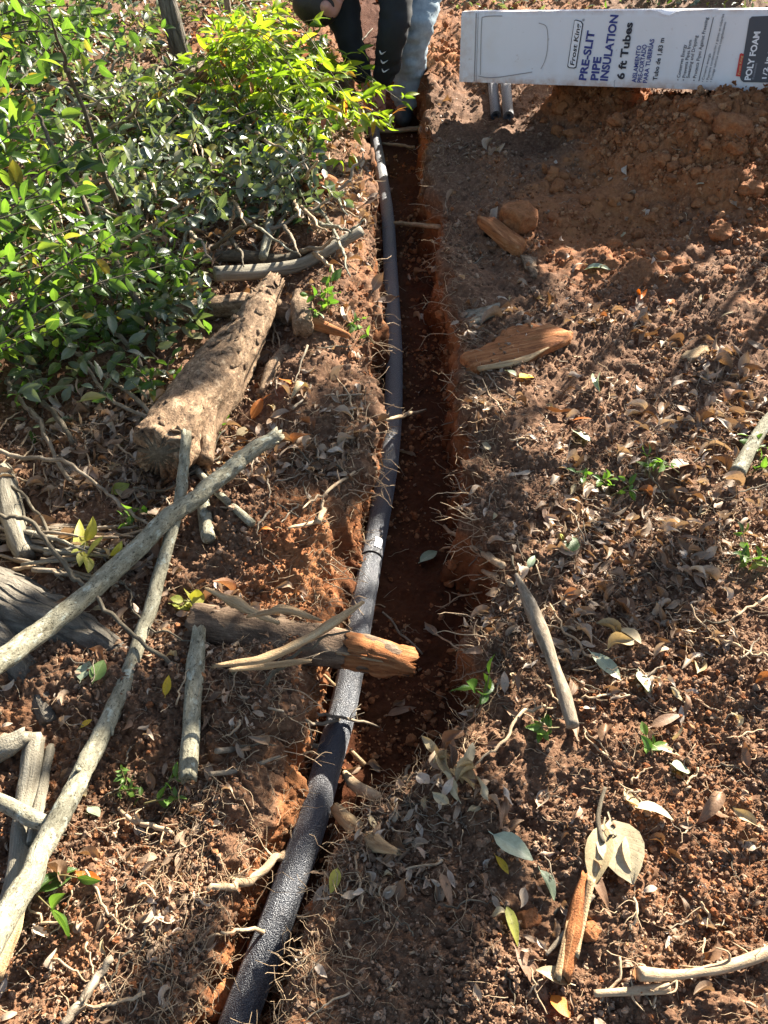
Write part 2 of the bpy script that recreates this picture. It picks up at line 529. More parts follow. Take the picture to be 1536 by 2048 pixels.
def bank(x, y):
    g = lambda cx, cy, sx, sy, h: h * np.exp(-((x - cx) / sx) ** 2 - ((y - cy) / sy) ** 2)
    z = 0.055 * np.maximum(0, y - 3.9) + 0.03 * np.maximum(0, y - 5) ** 1.5
    dx = np.where(x < 1.45, (x - 1.45) / .50, (x - 1.45) / 1.6)
    z = z + 0.30 * np.exp(-dx ** 2 - ((y - 3.5) / .46) ** 2) + g(1.06, 4.14, .22, .17, .22) - g(.80, 3.8, .10, .12, .05)  # heap, plus a ridge under the box added to stop sun passing beneath
    z = z + g(1.95, 2.55, .55, .6, .16) + g(2.35, 3.2, .6, .5, .26) + g(.48, 3.5, .14, .35, .06) + g(-.24, 1.28, .17, .15, .07)
    z = z + g(-.6, 3.4, .6, .9, .08) + g(.75, 1.0, .5, .5, .03) - g(-.35, .5, .3, .3, .03) + g(1.0, 5.3, .6, .5, .12)
    yy_ = np.clip(y, .3, 6)
    z = z + .06 * np.exp(-((x - lipL(yy_) + .15) / .10) ** 2) * smooth01(y, 1.3, 1.7) * smooth01(y, 3.6, 3.0) + .04 * np.exp(-((x - lipR(yy_) - .14) / .10) ** 2) * smooth01(y, .9, 1.2) * smooth01(y, 2.4, 1.9)
    z = z + 0.10 * np.maximum(0, -x - 1.2) ** 1.2
    return z

TUBE_PX = [(455, 2120), (475, 2048), (512, 1950), (551, 1850), (590, 1740), (625, 1640), (655, 1530), (683, 1430), (704, 1330), (724, 1220), (742, 1122), (756, 1050), (770, 970), (781, 890), (787, 800), (788, 700), (785, 620), (780, 520), (775, 430), (761, 335), (746, 250), (742, 200)]
def tube_guide(Y):
    q = np.array([on_plane(a, b, -.21) for a, b in TUBE_PX])
    return np.interp(Y, q[:, 1], q[:, 0])

def build_ground():
    pys = np.linspace(2760, -70, 1000)
    Y = np.array([on_plane(0, p)[1] for p in pys])
    Y = np.concatenate([np.concatenate([np.linspace(-4, Y[0] - .5, 10), np.linspace(Y[0] - .45, Y[0], 18)])[:-1], Y, Y[-1] + np.cumsum(.06 * 1.2 ** np.arange(30))])
    nr = len(Y)
    depth = np.maximum(.9, Y * CP + CAM_H * SP)
    W = depth * .60 + .42
    xl, xr, zf = lipL(Y), lipR(Y), floorZ(Y)
    nL, nw, nf, nR, no = 320, 46, 56, 310, 22
    far = np.cumsum(.05 * 1.33 ** np.arange(no))
    rows = []
    zone = []
    wob = vnoise(np.stack([Y * 0, Y, Y * 0 + 3], 1), 5, 3) * .016 + vnoise(np.stack([Y * 0, Y, Y * 0 + 3], 1), 17, 4) * .016 + vnoise(np.stack([Y * 0, Y, Y * 0 + 3], 1), 45, 14) * .006
    wob2 = vnoise(np.stack([Y * 0, Y, Y * 0 + 9], 1), 5, 5) * .022 + vnoise(np.stack([Y * 0, Y, Y * 0 + 9], 1), 17, 6) * .020 + vnoise(np.stack([Y * 0, Y, Y * 0 + 9], 1), 45, 16) * .007
    xl = xl + wob; xr = xr + wob2
    battL = .025 + .095 * smooth01(Y, 1.55, 1.2)
    battR = .03 + .06 * smooth01(Y, 1.0, .6)
    fl, fr = xl + battL, xr - battR
    pipe = tube_guide(Y)
    fl = np.minimum(fl, pipe - .032)
    xl = np.minimum(xl, fl - .012); battL = fl - xl
    fr = np.maximum(fr, fl + .10)
    X = np.empty((nr, no + nL + nw + nf + nw + nR + no)); 
    tL = np.linspace(0, 1, nL, endpoint=False); tw = np.linspace(0, 1, nw, endpoint=False)
    tf = np.linspace(0, 1, nf, endpoint=False); tR = np.linspace(0, 1, nR)
    Wl = np.maximum(W, -xl + .3)[:, None]; Wr = np.maximum(W, xr + .3)[:, None]
    cols = [-Wl - far[::-1][None], -Wl + (xl[:, None] + Wl) * tL, xl[:, None] + battL[:, None] * tw, fl[:, None] + (fr - fl)[:, None] * tf,
            fr[:, None] + (xr - fr)[:, None] * tw, xr[:, None] + (Wr - xr[:, None]) * tR, Wr + far[None]]
    X = np.concatenate(cols, 1)
    YY = np.repeat(Y[:, None], X.shape[1], 1)
    Zb = bank(X, YY)
    s = np.concatenate([np.zeros(no + nL), tw, np.ones(nf), 1 - tw, np.zeros(nR + no)])[None]
    ss = np.where((s > 0) & (s < 1), s ** 1.15, s)
    zf2 = np.minimum(zf[:, None], Zb - .02)
    Z = Zb * (1 - ss) + zf2 * ss
    P = np.stack([X, YY, Z], 2)
    # smooth the section a little so lips are rounded
    for _ in range(2):
        P[:, 1:-1] = .25 * P[:, :-2] + .5 * P[:, 1:-1] + .25 * P[:, 2:]
    du = np.gradient(P, axis=1); dv = np.gradient(P, axis=0)
    N = np.cross(du, dv); N /= np.linalg.norm(N, axis=2)[:, :, None] + 1e-9
    nc = P.shape[1]
    Pf, Nf = P.reshape(-1, 3).astype(np.float32), N.reshape(-1, 3).astype(np.float32)
    wall = np.repeat(np.where((s > 0) & (s < 1), 1.0, 0.0), nr, 0).ravel()
    flo = np.repeat(np.where(s >= 1, 1.0, 0.0), nr, 0).ravel()
    bk = 1 - wall - flo
    x, y, z = Pf.T
    mound = np.clip((bank(x, y) - .03) / .12, 0, 1) * (x > .2) * (y > 1.7) * (y < 5.2)
    near = smooth01(y, 2.6, 1.2)
    big = fbm(Pf, 4.5, 3, 21)
    mid = fbm(Pf, 22, 3, 31)
    crumb_mask = smooth01(vnoise(Pf, 6, 41), -.35, .5)
    warp = np.stack([vnoise(Pf, 60, 91), vnoise(Pf, 60, 92), vnoise(Pf, 60, 93)], 1)
    warp2 = np.stack([vnoise(Pf, 190, 94), vnoise(Pf, 190, 95), vnoise(Pf, 190, 96)], 1)
    heap = np.maximum(mound, .8 * np.exp(-((x - 1.7) / .5) ** 2 - ((y - 2.45) / .6) ** 2))
    l0 = lumps(Pf + warp * .03, 10.5, 50)
    l1 = lumps(Pf + warp * .012, 20, 51); l2 = lumps(Pf + warp * .008, 45, 52); l3 = lumps(Pf + warp * .003 + warp2 * .0035, 95, 53); l4 = lumps(Pf + warp2 * .002, 190, 54)
    d = bk * (.052 * l0 * heap + .022 * big + .010 * mid + (.016 * l1 * (.3 + 1.9 * heap) + .017 * l2 * (1 + .6 * mound)) * (.35 + .65 * crumb_mask) + .0085 * l3 * (.5 + .8 * crumb_mask) + .0045 * l4 * near + .004 * warp2[:, 0] * near)
    Ps = Pf * np.array([1, 1, .25], np.float32)
    scr = fbm(Ps, 35, 3, 61)
    d += wall * (.024 * big + .012 * scr + .010 * mid + .004 * l2 + .004 * l3 + .002 * l4)
    d += flo * (.010 * big + .008 * mid + .006 * l2 + .004 * l3 + .002 * l4 * near)
    Wv = np.repeat(W[:, None], nc, 1).ravel()
    coarse = smooth01(np.abs(x) - Wv, .35, .0) * smooth01(y, Y[45] - .9, Y[45] - .25)
    d = d * coarse + .03 * big * (1 - coarse)
    fade = np.clip(1.3 - np.abs(x) / 12, 0, 1) * np.clip(1.3 - y / 20, 0, 1)
    Pf = Pf + Nf * (d * fade)[:, None]
    depthz = bank(x, y) - z
    clay = np.clip(smooth01(depthz, .03, .10) * .9, 0, 1)
    clay = np.maximum(clay, np.clip(mound * 1.6, 0, 1) * .88)
    clay = np.maximum(clay, .8 * np.exp(-((x - .85) / .5) ** 2 - ((y - 2.95) / .65) ** 2))
    clay = np.maximum(clay, .62 * np.exp(-((x - 1.45) / .4) ** 2 - ((y - 2.2) / .5) ** 2))
    clay = np.maximum(clay, .5 * smooth01(y, 4.2, 5.0) * (x > -1.2) * (x < 1.5))
    clay = np.maximum(clay, .42 * np.exp(-((x - .5) / .25) ** 2 - ((y - .75) / .2) ** 2))
    clay = np.maximum(clay, .85 * np.exp(-((x + .17) / .16) ** 2 - ((y - 1.15) / .26) ** 2))
    clay = np.maximum(clay, .45 * np.exp(-((x - .55) / .3) ** 2 - ((y - .5) / .25) ** 2))
    clay = np.maximum(clay, .42 * np.exp(-((x - lipL(y) + .05) / .1) ** 2) * smooth01(y, 1.5, 2.0))
    clay = np.maximum(clay, .32 * (x < -.05) * smooth01(y, 1.15, .7))
    idx = np.arange(nr * nc).reshape(nr, nc)
    F = np.stack([idx[:-1, :-1], idx[:-1, 1:], idx[1:, 1:], idx[1:, :-1]], 2).reshape(-1, 4)
    trench_shade = np.clip(flo + wall * smooth01(depthz, .05, .22) * .75, 0, 1)  # floor and deep walls coloured darker to stand in for trench shade
    me = mesh_np('ground', Pf, F, [M['soil']], attrs={'clay': clay, 'tint': trench_shade})
    o = link('ground', me)
    tag(o, kind='structure')
    return o, Pf, Nf, dict(bk=bk, wall=wall, flo=flo, mound=mound, nr=nr, nc=nc, clay=clay)

ground, GP, GN_, GZ = build_ground()
from mathutils.bvhtree import BVHTree
def ground_bvh():
    nr, nc = GZ['nr'], GZ['nc']
    keep = (GP[:, 1] < 9) & (GP[:, 1] > -.6) & (np.abs(GP[:, 0]) < 6)
    idx = np.arange(nr * nc).reshape(nr, nc)
    F = np.stack([idx[:-1, :-1], idx[:-1, 1:], idx[1:, 1:], idx[1:, :-1]], 2).reshape(-1, 4)
    F = F[keep[F].all(1)]
    return BVHTree.FromPolygons(GP.tolist(), F.tolist(), all_triangles=False)
BVH = ground_bvh()

def hit(px, py):
    d = ray(px, py)
    dn = d / np.linalg.norm(d)
    loc, nor, _, _ = BVH.ray_cast(Vector(CAMP), Vector(dn))
    if loc is None:
        return on_plane(px, py), np.array([0, 0, 1.]), np.linalg.norm(on_plane(px, py) - CAMP)
    return np.array(loc), np.array(nor), float(np.linalg.norm(np.array(loc) - CAMP))

def at(px, py, lift=0.0):
    p = hit(px, py)[0]
    return p + np.array([0, 0, lift])

def zg(x, y):
    loc = BVH.ray_cast(Vector((x, y, 8)), Vector((0, 0, -1)))[0]
    return loc.z if loc is not None else float(bank(np.array([float(x)]), np.array([float(y)]))[0])

def toward(px, py, dist):
    d = ray(px, py); d = d / np.linalg.norm(d)
    return CAMP + d * dist

def path(pts, lift=0.01, n=24, mode='fit', deg=1, up0=0.0, up1=0.0):
    """pixel polyline -> 3D curve lying on the ground (depth fitted so that a stiff stick stays stiff)"""
    ds = []
    for p in pts:
        _, nn, dd = hit(p[0], p[1])
        r = ray(p[0], p[1]); r /= np.linalg.norm(r)
        ds.append(dd - (lift + (p[2] if len(p) > 2 else 0)) / max(.25, -r[2]))
    ds = np.array(ds)
    L = np.concatenate([[0], np.cumsum([math.dist(a[:2], b[:2]) for a, b in zip(pts[:-1], pts[1:])])])
    L = L / L[-1]
    if mode == 'fit' and len(pts) > 2:
        c = np.polyfit(L, ds, min(deg, len(pts) - 1))
        f = np.polyval(c, L)
        f = f - max(0, np.max(f - ds) * .6)
    elif mode == 'ends':
        f = ds[0] * (1 - L) + ds[-1] * L
    else:
        f = ds
    P = [toward(p[0], p[1], q) for p, q in zip(pts, f)]
    return catmull(np.array(P), n)

def px_r(px_w, P):
    """radius in metres of something px_w pixels wide at the points P"""
    P = np.atleast_2d(P)
    dep = P[:, 1] * CP - (P[:, 2] - CAM_H) * SP
    return px_w / FPX * dep / 2

def widths(P, ws):
    w = np.interp(np.linspace(0, 1, len(P)), np.linspace(0, 1, len(ws)), ws)
    return px_r(w, P)

# ------------------------------------------------------------------ leaf shapes
def leaf_shape(width=.4, fold=.15, curl=.1, twist=0.0, tipw=1.0, nx=4, ny=7, wav=0.0, seed=0, petiole=.12, lobed=0.0):
    g = np.random.default_rng(seed)
    t = np.linspace(0, 1, ny)
    w = width * .5 * np.sin(math.pi * np.clip(t, .0, 1) ** (.85 * tipw)) ** .85
    w[0] = .012; w[-1] = .004
    if lobed: w = w * (1 + lobed * np.cos(t * 19))
    s = np.linspace(-1, 1, nx + 1)
    V, U = [], []
    ph = g.random() * 6
    for k, tt in enumerate(t):
        a = twist * (tt - .3)
        for q in s:
            x = q * w[k]
            z = fold * abs(q) * w[k] * 2 + wav * math.sin(tt * 9 + q * 2 + ph) * abs(q)
            x, z = x * math.cos(a) - z * math.sin(a), x * math.sin(a) + z * math.cos(a)
            V.append((x, tt, z + curl * (-(tt - .35) ** 2 + .1) + g.normal() * wav * .25)); U.append((q * .5 + .5, tt))
    n = nx + 1
    F = [(k * n + j, k * n + j + 1, (k + 1) * n + j + 1, (k + 1) * n + j) for k in range(ny - 1) for j in range(nx)]
    b = len(V)
    if petiole:
        c = nx // 2
        z0 = V[c][2]
        V += [(-.012, -petiole, z0 + .02), (.012, -petiole, z0 + .02), (.012, .02, z0 - .002), (-.012, .02, z0 - .002)]
        U += [(.5, 0)] * 4
        F.append((b, b + 1, b + 2, b + 3))
    return np.array(V), np.array(F), np.array(U)

GREEN_SH = [leaf_shape(.42 + .06 * k % .1, .12 + .05 * (k % 3), .15 + .12 * k % .3, .2 * (k - 2), seed=k, wav=.012) for k in range(5)]
LANCE_SH = [leaf_shape(.30, .12, .25 + .1 * k, .2 * (k - 1), tipw=.8, seed=20 + k, wav=.01) for k in range(3)]
ROUND_SH = [leaf_shape(.68, .08, .15, .1 * (k - 1), seed=30 + k, wav=.02) for k in range(2)]
DRY_SH = [leaf_shape(.34 + .05 * (k % 4), [.1, .5, .9, .3, -.3][k % 5], [-.2, .5, .9, -.7, .2, 1.2][k % 6], [0, 1.2, -1.5, .6, 2.2][k % 5], seed=40 + k, wav=.05, nx=4, ny=8) for k in range(12)]

_leafmesh = {}
def leaf_mesh(kind, k, mat, name='leaf'):
    key = (kind, k, mat, name)
    if key not in _leafmesh:
        sh = dict(green=GREEN_SH, lance=LANCE_SH, round=ROUND_SH, dry=DRY_SH)[kind]
        V, F, U = sh[k % len(sh)]
        _leafmesh[key] = mesh_np(name, V, F, [M[mat]], uv=U)
    return _leafmesh[key]

def leaf_shapes(kind):
    return dict(green=GREEN_SH, lance=LANCE_SH, round=ROUND_SH, dry=DRY_SH)[kind]

def frame_from(d, n):
    d = np.asarray(d, float); d /= np.linalg.norm(d) + 1e-9
    n = np.asarray(n, float); n = n - d * n.dot(d)
    if np.linalg.norm(n) < 1e-4: n = np.array([1, 0, 0]) - d * d[0]
    n /= np.linalg.norm(n)
    x = np.cross(d, n)
    return np.stack([x, d, n], 1)

def m4(Rm, s, loc):
    A = np.eye(4); A[:3, :3] = Rm * s; A[:3, 3] = loc
    return Matrix(A.tolist())

# ------------------------------------------------------------------ instanced stuff
def scatter(name, pts, rot, scl, idx, objs):
    c = bpy.data.collections.new(name + '_pieces')
    for o in objs: c.objects.link(o)
    me = bpy.data.meshes.new(name)
    me.vertices.add(len(pts))
    me.vertices.foreach_set('co', np.asarray(pts, np.float32).ravel())
    for nm, a, ty, f in (('rot', rot, 'FLOAT_VECTOR', 'vector'), ('scl', scl, 'FLOAT', 'value'), ('idx', idx, 'INT', 'value')):
        A = me.attributes.new(nm, ty, 'POINT')
        A.data.foreach_set(f, np.asarray(a, np.int32 if ty == 'INT' else np.float32).ravel())
    o = link(name, me)
    ng = bpy.data.node_groups.new(name, 'GeometryNodeTree')
    ng.interface.new_socket(name='Geometry', in_out='INPUT', socket_type='NodeSocketGeometry')
    ng.interface.new_socket(name='Geometry', in_out='OUTPUT', socket_type='NodeSocketGeometry')
    gi, go = ng.nodes.new('NodeGroupInput'), ng.nodes.new('NodeGroupOutput')
    ip = ng.nodes.new('GeometryNodeInstanceOnPoints')
    ci = ng.nodes.new('GeometryNodeCollectionInfo')
    ci.inputs['Collection'].default_value = c
    ci.inputs['Separate Children'].default_value = True
    ci.inputs['Reset Children'].default_value = True
    def na(nm, ty):
        q = ng.nodes.new('GeometryNodeInputNamedAttribute'); q.data_type = ty
        q.inputs['Name'].default_value = nm
        return q.outputs['Attribute']
    L = ng.links.new
    L(gi.outputs[0], ip.inputs['Points']); L(ci.outputs[0], ip.inputs['Instance'])
    ip.inputs['Pick Instance'].default_value = True
    L(na('idx', 'INT'), ip.inputs['Instance Index'])
    L(na('rot', 'FLOAT_VECTOR'), ip.inputs['Rotation'])
    L(na('scl', 'FLOAT'), ip.inputs['Scale'])
    L(ip.outputs[0], go.inputs[0])
    md = o.modifiers.new('scatter', 'NODES'); md.node_group = ng
    tag(o, kind='stuff')
    return o

def ico(sub, seed, amp=.35):
    import bmesh
    bm = bmesh.new()
    bmesh.ops.create_icosphere(bm, subdivisions=sub, radius=1)
    V = np.array([v.co[:] for v in bm.verts]); F = np.array([[v.index for v in f.verts] for f in bm.faces])
    bm.free()
    g = np.random.default_rng(seed)
    V = V * (1 + amp * fbm(V + seed * 5.1, 1.3, 3, seed))[:, None] * (.75 + .5 * g.random(3))
    return V, F

LM = [(1033, 450, 'the large clay lump'), (1030, 700, 'the orange wood slab'), (1055, 757, 'the bright yellow leaf'), (1162, 845, 'the bright orange leaf'), (1310, 945, 'the green sprig on the right bank'),
      (1500, 900, 'the pale branch at the right edge'), (1130, 1090, 'the folded green leaf'), (1050, 1190, 'the tip of the pointed stick'), (1105, 1320, 'the middle of the pointed stick'), (1146, 1450, 'the foot of the pointed stick'),
      (990, 1400, 'the green weed at the trench edge'), (1255, 1280, 'the upturned tan leaf'), (1210, 1340, 'the grey green leaf'), (1330, 1450, 'the long brown leaf'), (1240, 1710, 'the big tan leaves'), (1145, 1870, 'the split red stick'),
      (1420, 1935, 'the thick tan root'), (1260, 1985, 'the thinner tan root'), (1120, 2020, 'the golden orange leaf'), (1065, 1950, 'the long purplish leaf'), (1025, 1700, 'the shiny pale leaf'), (735, 1665, 'the frayed root end'), (905, 1570, 'the litter clump'),
      (1430, 1640, 'the red brown folded leaf'), (430, 740, 'the thick bark log'), (500, 625, 'the shorter rotten log'), (330, 890, 'the hollow end of the bark log'), (540, 890, 'the upper end of the crossing pole'), (355, 1000, 'the pole crossing'), (150, 1200, 'the spreading tree root'),
      (250, 1340, 'the middle of the long pole'), (100, 1650, 'the lower end of the long pole'), (385, 1400, 'the short lichen stick'), (560, 1270, 'the rotten log over the tube'), (510, 1750, 'the thick bare root'), (250, 1880, 'the long curving root'), (80, 1090, 'the pile of dry stems'),
      (640, 380, 'the clay lump in the litter'), (535, 440, 'the short white branch'), (650, 500, 'the grey fallen branch'), (655, 625, 'the bright sprig on the left bank'), (520, 820, 'the rust coloured leaf'), (60, 790, 'the green plant in the dark litter'), (230, 985, 'the round yellow green leaf'),
      (40, 1560, 'the weathered split wood'), (1440, 250, 'the pale pair of lumps'), (1250, 215, 'the middle of the box'), (1170, 530, 'the light patch above the slab'), (1345, 605, 'the ochre leaf'), (1180, 250, 'the dark hollow under the box'), (600, 900, 'the bare dirt on the left bank'), (1400, 1130, 'the litter near the dark tuft'), (1300, 380, 'the shaded face of the heap'), (700, 880, 'the bushy root tuft'), (900, 1900, 'the dark foreground soil'), (1400, 800, 'the lit clods at the right'), (430, 340, 'the shiny plants'), (480, 180, 'the lime shrub'), (180, 850, 'the dark litter')]
def where(px, py):
    x, y, nm = min(LM, key=lambda q: math.dist(q[:2], (px, py)))
    dx, dy = px - x, py - y
    if math.hypot(dx, dy) < 26: return 'beside ' + nm
    if abs(dx) > abs(dy) * 1.1: return ('right of ' if dx > 0 else 'left of ') + nm
    return ('just below ' if dy > 0 else 'just above ') + nm
USED = set()
def unique(*options):
    options = [o_ for o_ in options if len(o_.split()) <= 16] or list(options)
    for o_ in options:
        if o_ not in USED:
            USED.add(o_); return o_
    return options[-1]

# visible ground vertices, used to spread the loose soil and litter
_dep = GP[:, 1] * CP - (GP[:, 2] - CAM_H) * SP
_sx = PW / 2 + FPX * GP[:, 0] / np.maximum(_dep, .1)
_sy = PH / 2 - FPX * (GP[:, 1] * SP + (GP[:, 2] - CAM_H) * CP) / np.maximum(_dep, .1)
VIS = np.where((_sx > -480) & (_sx < PW + 560) & (_sy > -60) & (_sy < PH + 560) & (_dep > .3))[0]

def pick(n, weight):
    w = np.clip(weight, 0, None); w = w / w.sum()
    return RNG.choice(VIS, n, p=w)

def loose(idn):
    p = GP[idn] + RNG.normal(0, 1, (len(idn), 3)) * (_dep[idn] * .0022)[:, None]
    return p

V_ = VIS
bkv, wav_, flv, mov, clv = (GZ[k][V_] for k in ('bk', 'wall', 'flo', 'mound', 'clay'))
sxv, syv, dpv = _sx[V_], _sy[V_], _dep[V_]
patch = smooth01(vnoise(GP[V_], 7, 77), -.4, .4) + .15
clods = []
for k in range(6):
    v, f = ico(2, k, .6)
    clods.append(bpy.data.objects.new('crumb', mesh_np('crumb', v, f, [M['clod']], smooth=False)))
for k in range(6):
    v, f = ico(2, 10 + k, .6)
    clods.append(bpy.data.objects.new('crumb', mesh_np('crumb', v, f, [M['clayclod']], smooth=False)))
NCR = 120000
ii = pick(NCR, (bkv * (.8 + 1.6 * mov) + .45 * flv + .25 * wav_) * patch)
pp = loose(ii)
sz = (.0012 + .0036 * RNG.random(NCR) ** 5) * (.45 + .55 * _dep[ii]) * (1 + .35 * GZ['mound'][ii])
pp[:, 2] += sz * .1
cl = (GZ['clay'][ii] + RNG.normal(0, .2, NCR)) > .5
scatter('loose_soil', pp, RNG.random((NCR, 3)) * 6.28, sz, RNG.integers(0, 6, NCR) + 6 * cl, clods)

# big clods of the spoil heap, picked apart as things
def clod_thing(px, py, w, label, seed, mat='clayclod', squash=.75, group=None, cat='clod', lift=.3, sub=4):
    p = at(px, py)
    r = float(px_r(w, p)[0])
    V, F = ico(sub, seed, .42 if sub < 4 else .16)
    gq = np.random.default_rng(seed)
    for _ in range(8):
        pn = gq.normal(0, 1, 3); pn /= np.linalg.norm(pn)
        V = V - pn * (np.maximum(0, V @ pn - gq.uniform(.62, .85)) * .85)[:, None]
    nn = V / np.linalg.norm(V, axis=1)[:, None]
    V = V + nn * (.16 * fbm(V + seed, 2.2, 3, seed) + .09 * lumps(V + seed, 3.0, seed) + .07 * lumps(V + seed, 8.0, seed + 1) + .03 * fbm(V, 14, 2, seed))[:, None]
    V = V * np.array([r, r, r * squash]) + np.array([p[0], p[1], p[2] + r * lift])
    o = world_obj('dirt_clod', V, F, M['soil'], attrs={'clay': np.full(len(V), .72 if mat == 'clayclod' else .3), 'tint': np.zeros(len(V))})
    return tag(o, label, cat, group)

clod_thing(1033, 452, 92, 'large rounded red clay lump with a crumbly lit top on the right bank', 3, lift=.25)
clod_thing(640, 385, 62, 'red clay lump in the leaf litter beside the far left trench edge', 5, lift=.2)
clod_thing(432, 1985, 78, 'brown dirt lump beside the near end of the foam tube', 8, lift=.1)
clod_thing(1415, 235, 62, 'pale rounded lump on the spoil heap, left of its pair', 12, lift=.2)
clod_thing(1465, 262, 66, 'pale rounded lump on the spoil heap, right of its pair', 14, lift=.2)
clod_thing(1500, 385, 55, 'reddish clod at the right edge below the spoil heap', 16, lift=.2)
clod_thing(1055, 1840, 46, 'dark red clod beside the split red stick', 19, lift=.2)
clod_thing(1180, 1865, 42, 'small orange clod right of the split red stick', 20, lift=.2)
clod_thing(180, 1770, 46, 'small clod between the pale pole and the thick bare root', 23, 'clod', lift=.2)
clod_thing(1440, 470, 50, 'reddish clod low on the shaded face of the spoil heap', 24, lift=.2)
for k in range(84):
    while True:
        px, py = random.uniform(1090, 1530), random.uniform(185, 560)
        if py > 180 + (1300 - px) * .1: break
    clod_thing(px, py, 34 - k * .28, unique('red clay clod ' + where(px, py), 'small red clay clod ' + where(px, py), 'tiny red clay clod ' + where(px, py)), 30 + k, group='clay clods on the spoil heap', sub=3, lift=.05)

for k in range(16):
    py = random.uniform(420, 1500)
    lo = np.array(LIP_R); px = float(np.interp(py, lo[:, 1], lo[:, 0])) - random.uniform(18, 75)
    clod_thing(px, py, random.uniform(12, 30), unique('clod on the trench floor level with ' + min(LM, key=lambda q: math.dist(q[:2], (px, py)))[2], 'small clod on the dark trench floor'), 300 + k, group='clods fallen on the trench floor', sub=3, lift=.15)

# ------------------------------------------------------------------ foam tubes in the trench
def tube_path(pts, r, n=60):
    P = []
    for px, py in pts:
        z = -.2
        for _ in range(8):
            q = on_plane(px, py, z); z = float(floorZ(q[1])) + r * 1.6
        P.append(q)
    return catmull(np.array(P), n)

def foam_tube(P, r, label, hollow=True, sides=28, group=None):
    root = empty('foam_tube', tuple(P[len(P) // 2]), label, 'foam tube', group)
    V, F, pc = tube(P, r, sides, False)
    a, b = P[0], P[-1]
    o = world_obj('outer_skin', V, F[:1], M['foam'], root)
    for q, nx_, nm in ((P[0], P[1], 0), (P[-1], P[-2], 1)):
        d = (nx_ - q) / np.linalg.norm(nx_ - q)
        ends = np.array([q - d * .001, q + d * .001, q + d * .05])
        Vo, Fo, _ = tube(np.array([q - d * .0015, q + d * .0005]), [r * .995, r], sides, False)
        Vi, Fi, _ = tube(np.array([q - d * .0015, q + d * .10]), r * .52, sides, False)
        n = len(Vo)
        ring = np.array([[k, (k + 1) % sides, n + (k + 1) % sides, n + k] for k in range(sides)])
        world_obj('open_end', np.vstack([Vo, Vi]), [np.vstack([Fo[0], Fi[0] + n, ring])], M['foam'], root)
    return root

R_T = .030
NEAR_T = [(455, 2120), (475, 2048), (512, 1950), (551, 1850), (590, 1740), (625, 1640), (655, 1530), (683, 1430), (704, 1330), (724, 1220), (742, 1122)]
FAR_T = [(743, 1116), (756, 1050), (770, 970), (781, 890), (787, 800), (788, 700), (785, 620), (780, 520), (775, 430), (761, 335), (746, 250), (742, 200)]
NT_P = tube_path(NEAR_T, R_T, 90)
FT_P = tube_path(FAR_T, R_T, 120)
near_tube = foam_tube(NT_P, R_T, 'black foam pipe tube lying nearest in the trench, sunlit and dusty')
far_tube = foam_tube(FT_P, R_T, 'black foam tube running up the far trench with a white barcode sticker')

def mat_barcode():
    t = NT('barcode_sticker')
    uv = t.n('ShaderNodeUVMap').outputs[0]
    sep = t.n('ShaderNodeSeparateXYZ'); t.l(uv, sep.inputs[0])
    bars = t.math('LESS_THAN', t.noise(t.mapping(uv, (1, 0, 0)), 34, 1, .5), .48)
    iny = t.math('MULTIPLY', t.math('GREATER_THAN', sep.outputs[1], .38), t.math('LESS_THAN', sep.outputs[1], .92))
    inx = t.math('MULTIPLY', t.math('GREATER_THAN', sep.outputs[0], .1), t.math('LESS_THAN', sep.outputs[0], .9))
    dig = t.math('MULTIPLY', t.math('GREATER_THAN', t.noise(t.mapping(uv, (30, 40, 1)), 1, 1), .55),
                 t.math('MULTIPLY', t.math('GREATER_THAN', sep.outputs[1], .12), t.math('LESS_THAN', sep.outputs[1], .26)))
    f = t.math('MULTIPLY', inx, t.math('MAXIMUM', t.math('MULTIPLY', bars, iny), dig))
    return t.done(t.bsdf(t.mix(f, (.75, .76, .78), (.12, .12, .13)), .45, .4))
M['barcode'] = mat_barcode()
def sticker():
    i0, i1 = 1, 5
    P = FT_P[i0:i1 + 1]
    P = catmull(P, 8)
    V, U = [], []
    view = CAMP - P.mean(0); view /= np.linalg.norm(view)
    T = P[-1] - P[0]; T /= np.linalg.norm(T)
    n0 = view - T * view.dot(T); n0 /= np.linalg.norm(n0)
    b0 = np.cross(T, n0)
    n0 = n0 * math.cos(.35) + b0 * math.sin(.35) * (-1 if b0[0] > 0 else 1) * -1
    n0 /= np.linalg.norm(n0)
    b0 = np.cross(T, n0)
    Ls = .036
    for i in range(7):
        p = P[0] + T * (.004 + Ls * i / 6)
        for j in range(9):
            a = -.36 + .72 * j / 8
            V.append(p + (n0 * math.cos(a) + b0 * math.sin(a)) * (R_T + .0016)); U.append((j / 8, i / 6))
    F = [(i * 9 + j, i * 9 + j + 1, i * 9 + j + 10, i * 9 + j + 9) for i in range(6) for j in range(8)]
    world_obj('barcode_sticker', np.array(V), np.array(F), M['barcode'], far_tube, uv=np.array(U))
sticker()

# pair of foam tubes whose ends stick out from under the box
for k, (a, b, lab) in enumerate((((992, 232), (984, 150), 'foam tube under the box end, left of the pair pointing at the trench'),
                                 ((1017, 233), (1010, 150), 'foam tube under the box end, right of the pair pointing at the trench'))):
    p0 = at(*a); p0[2] += .035
    d = hit(*a)[2]
    q0 = toward(a[0], a[1], d - .04); q1 = toward(b[0], b[1], d + .42)
    foam_tube(catmull(np.array([q0, (q0 + q1) / 2, q1]), 20), .0265, lab)

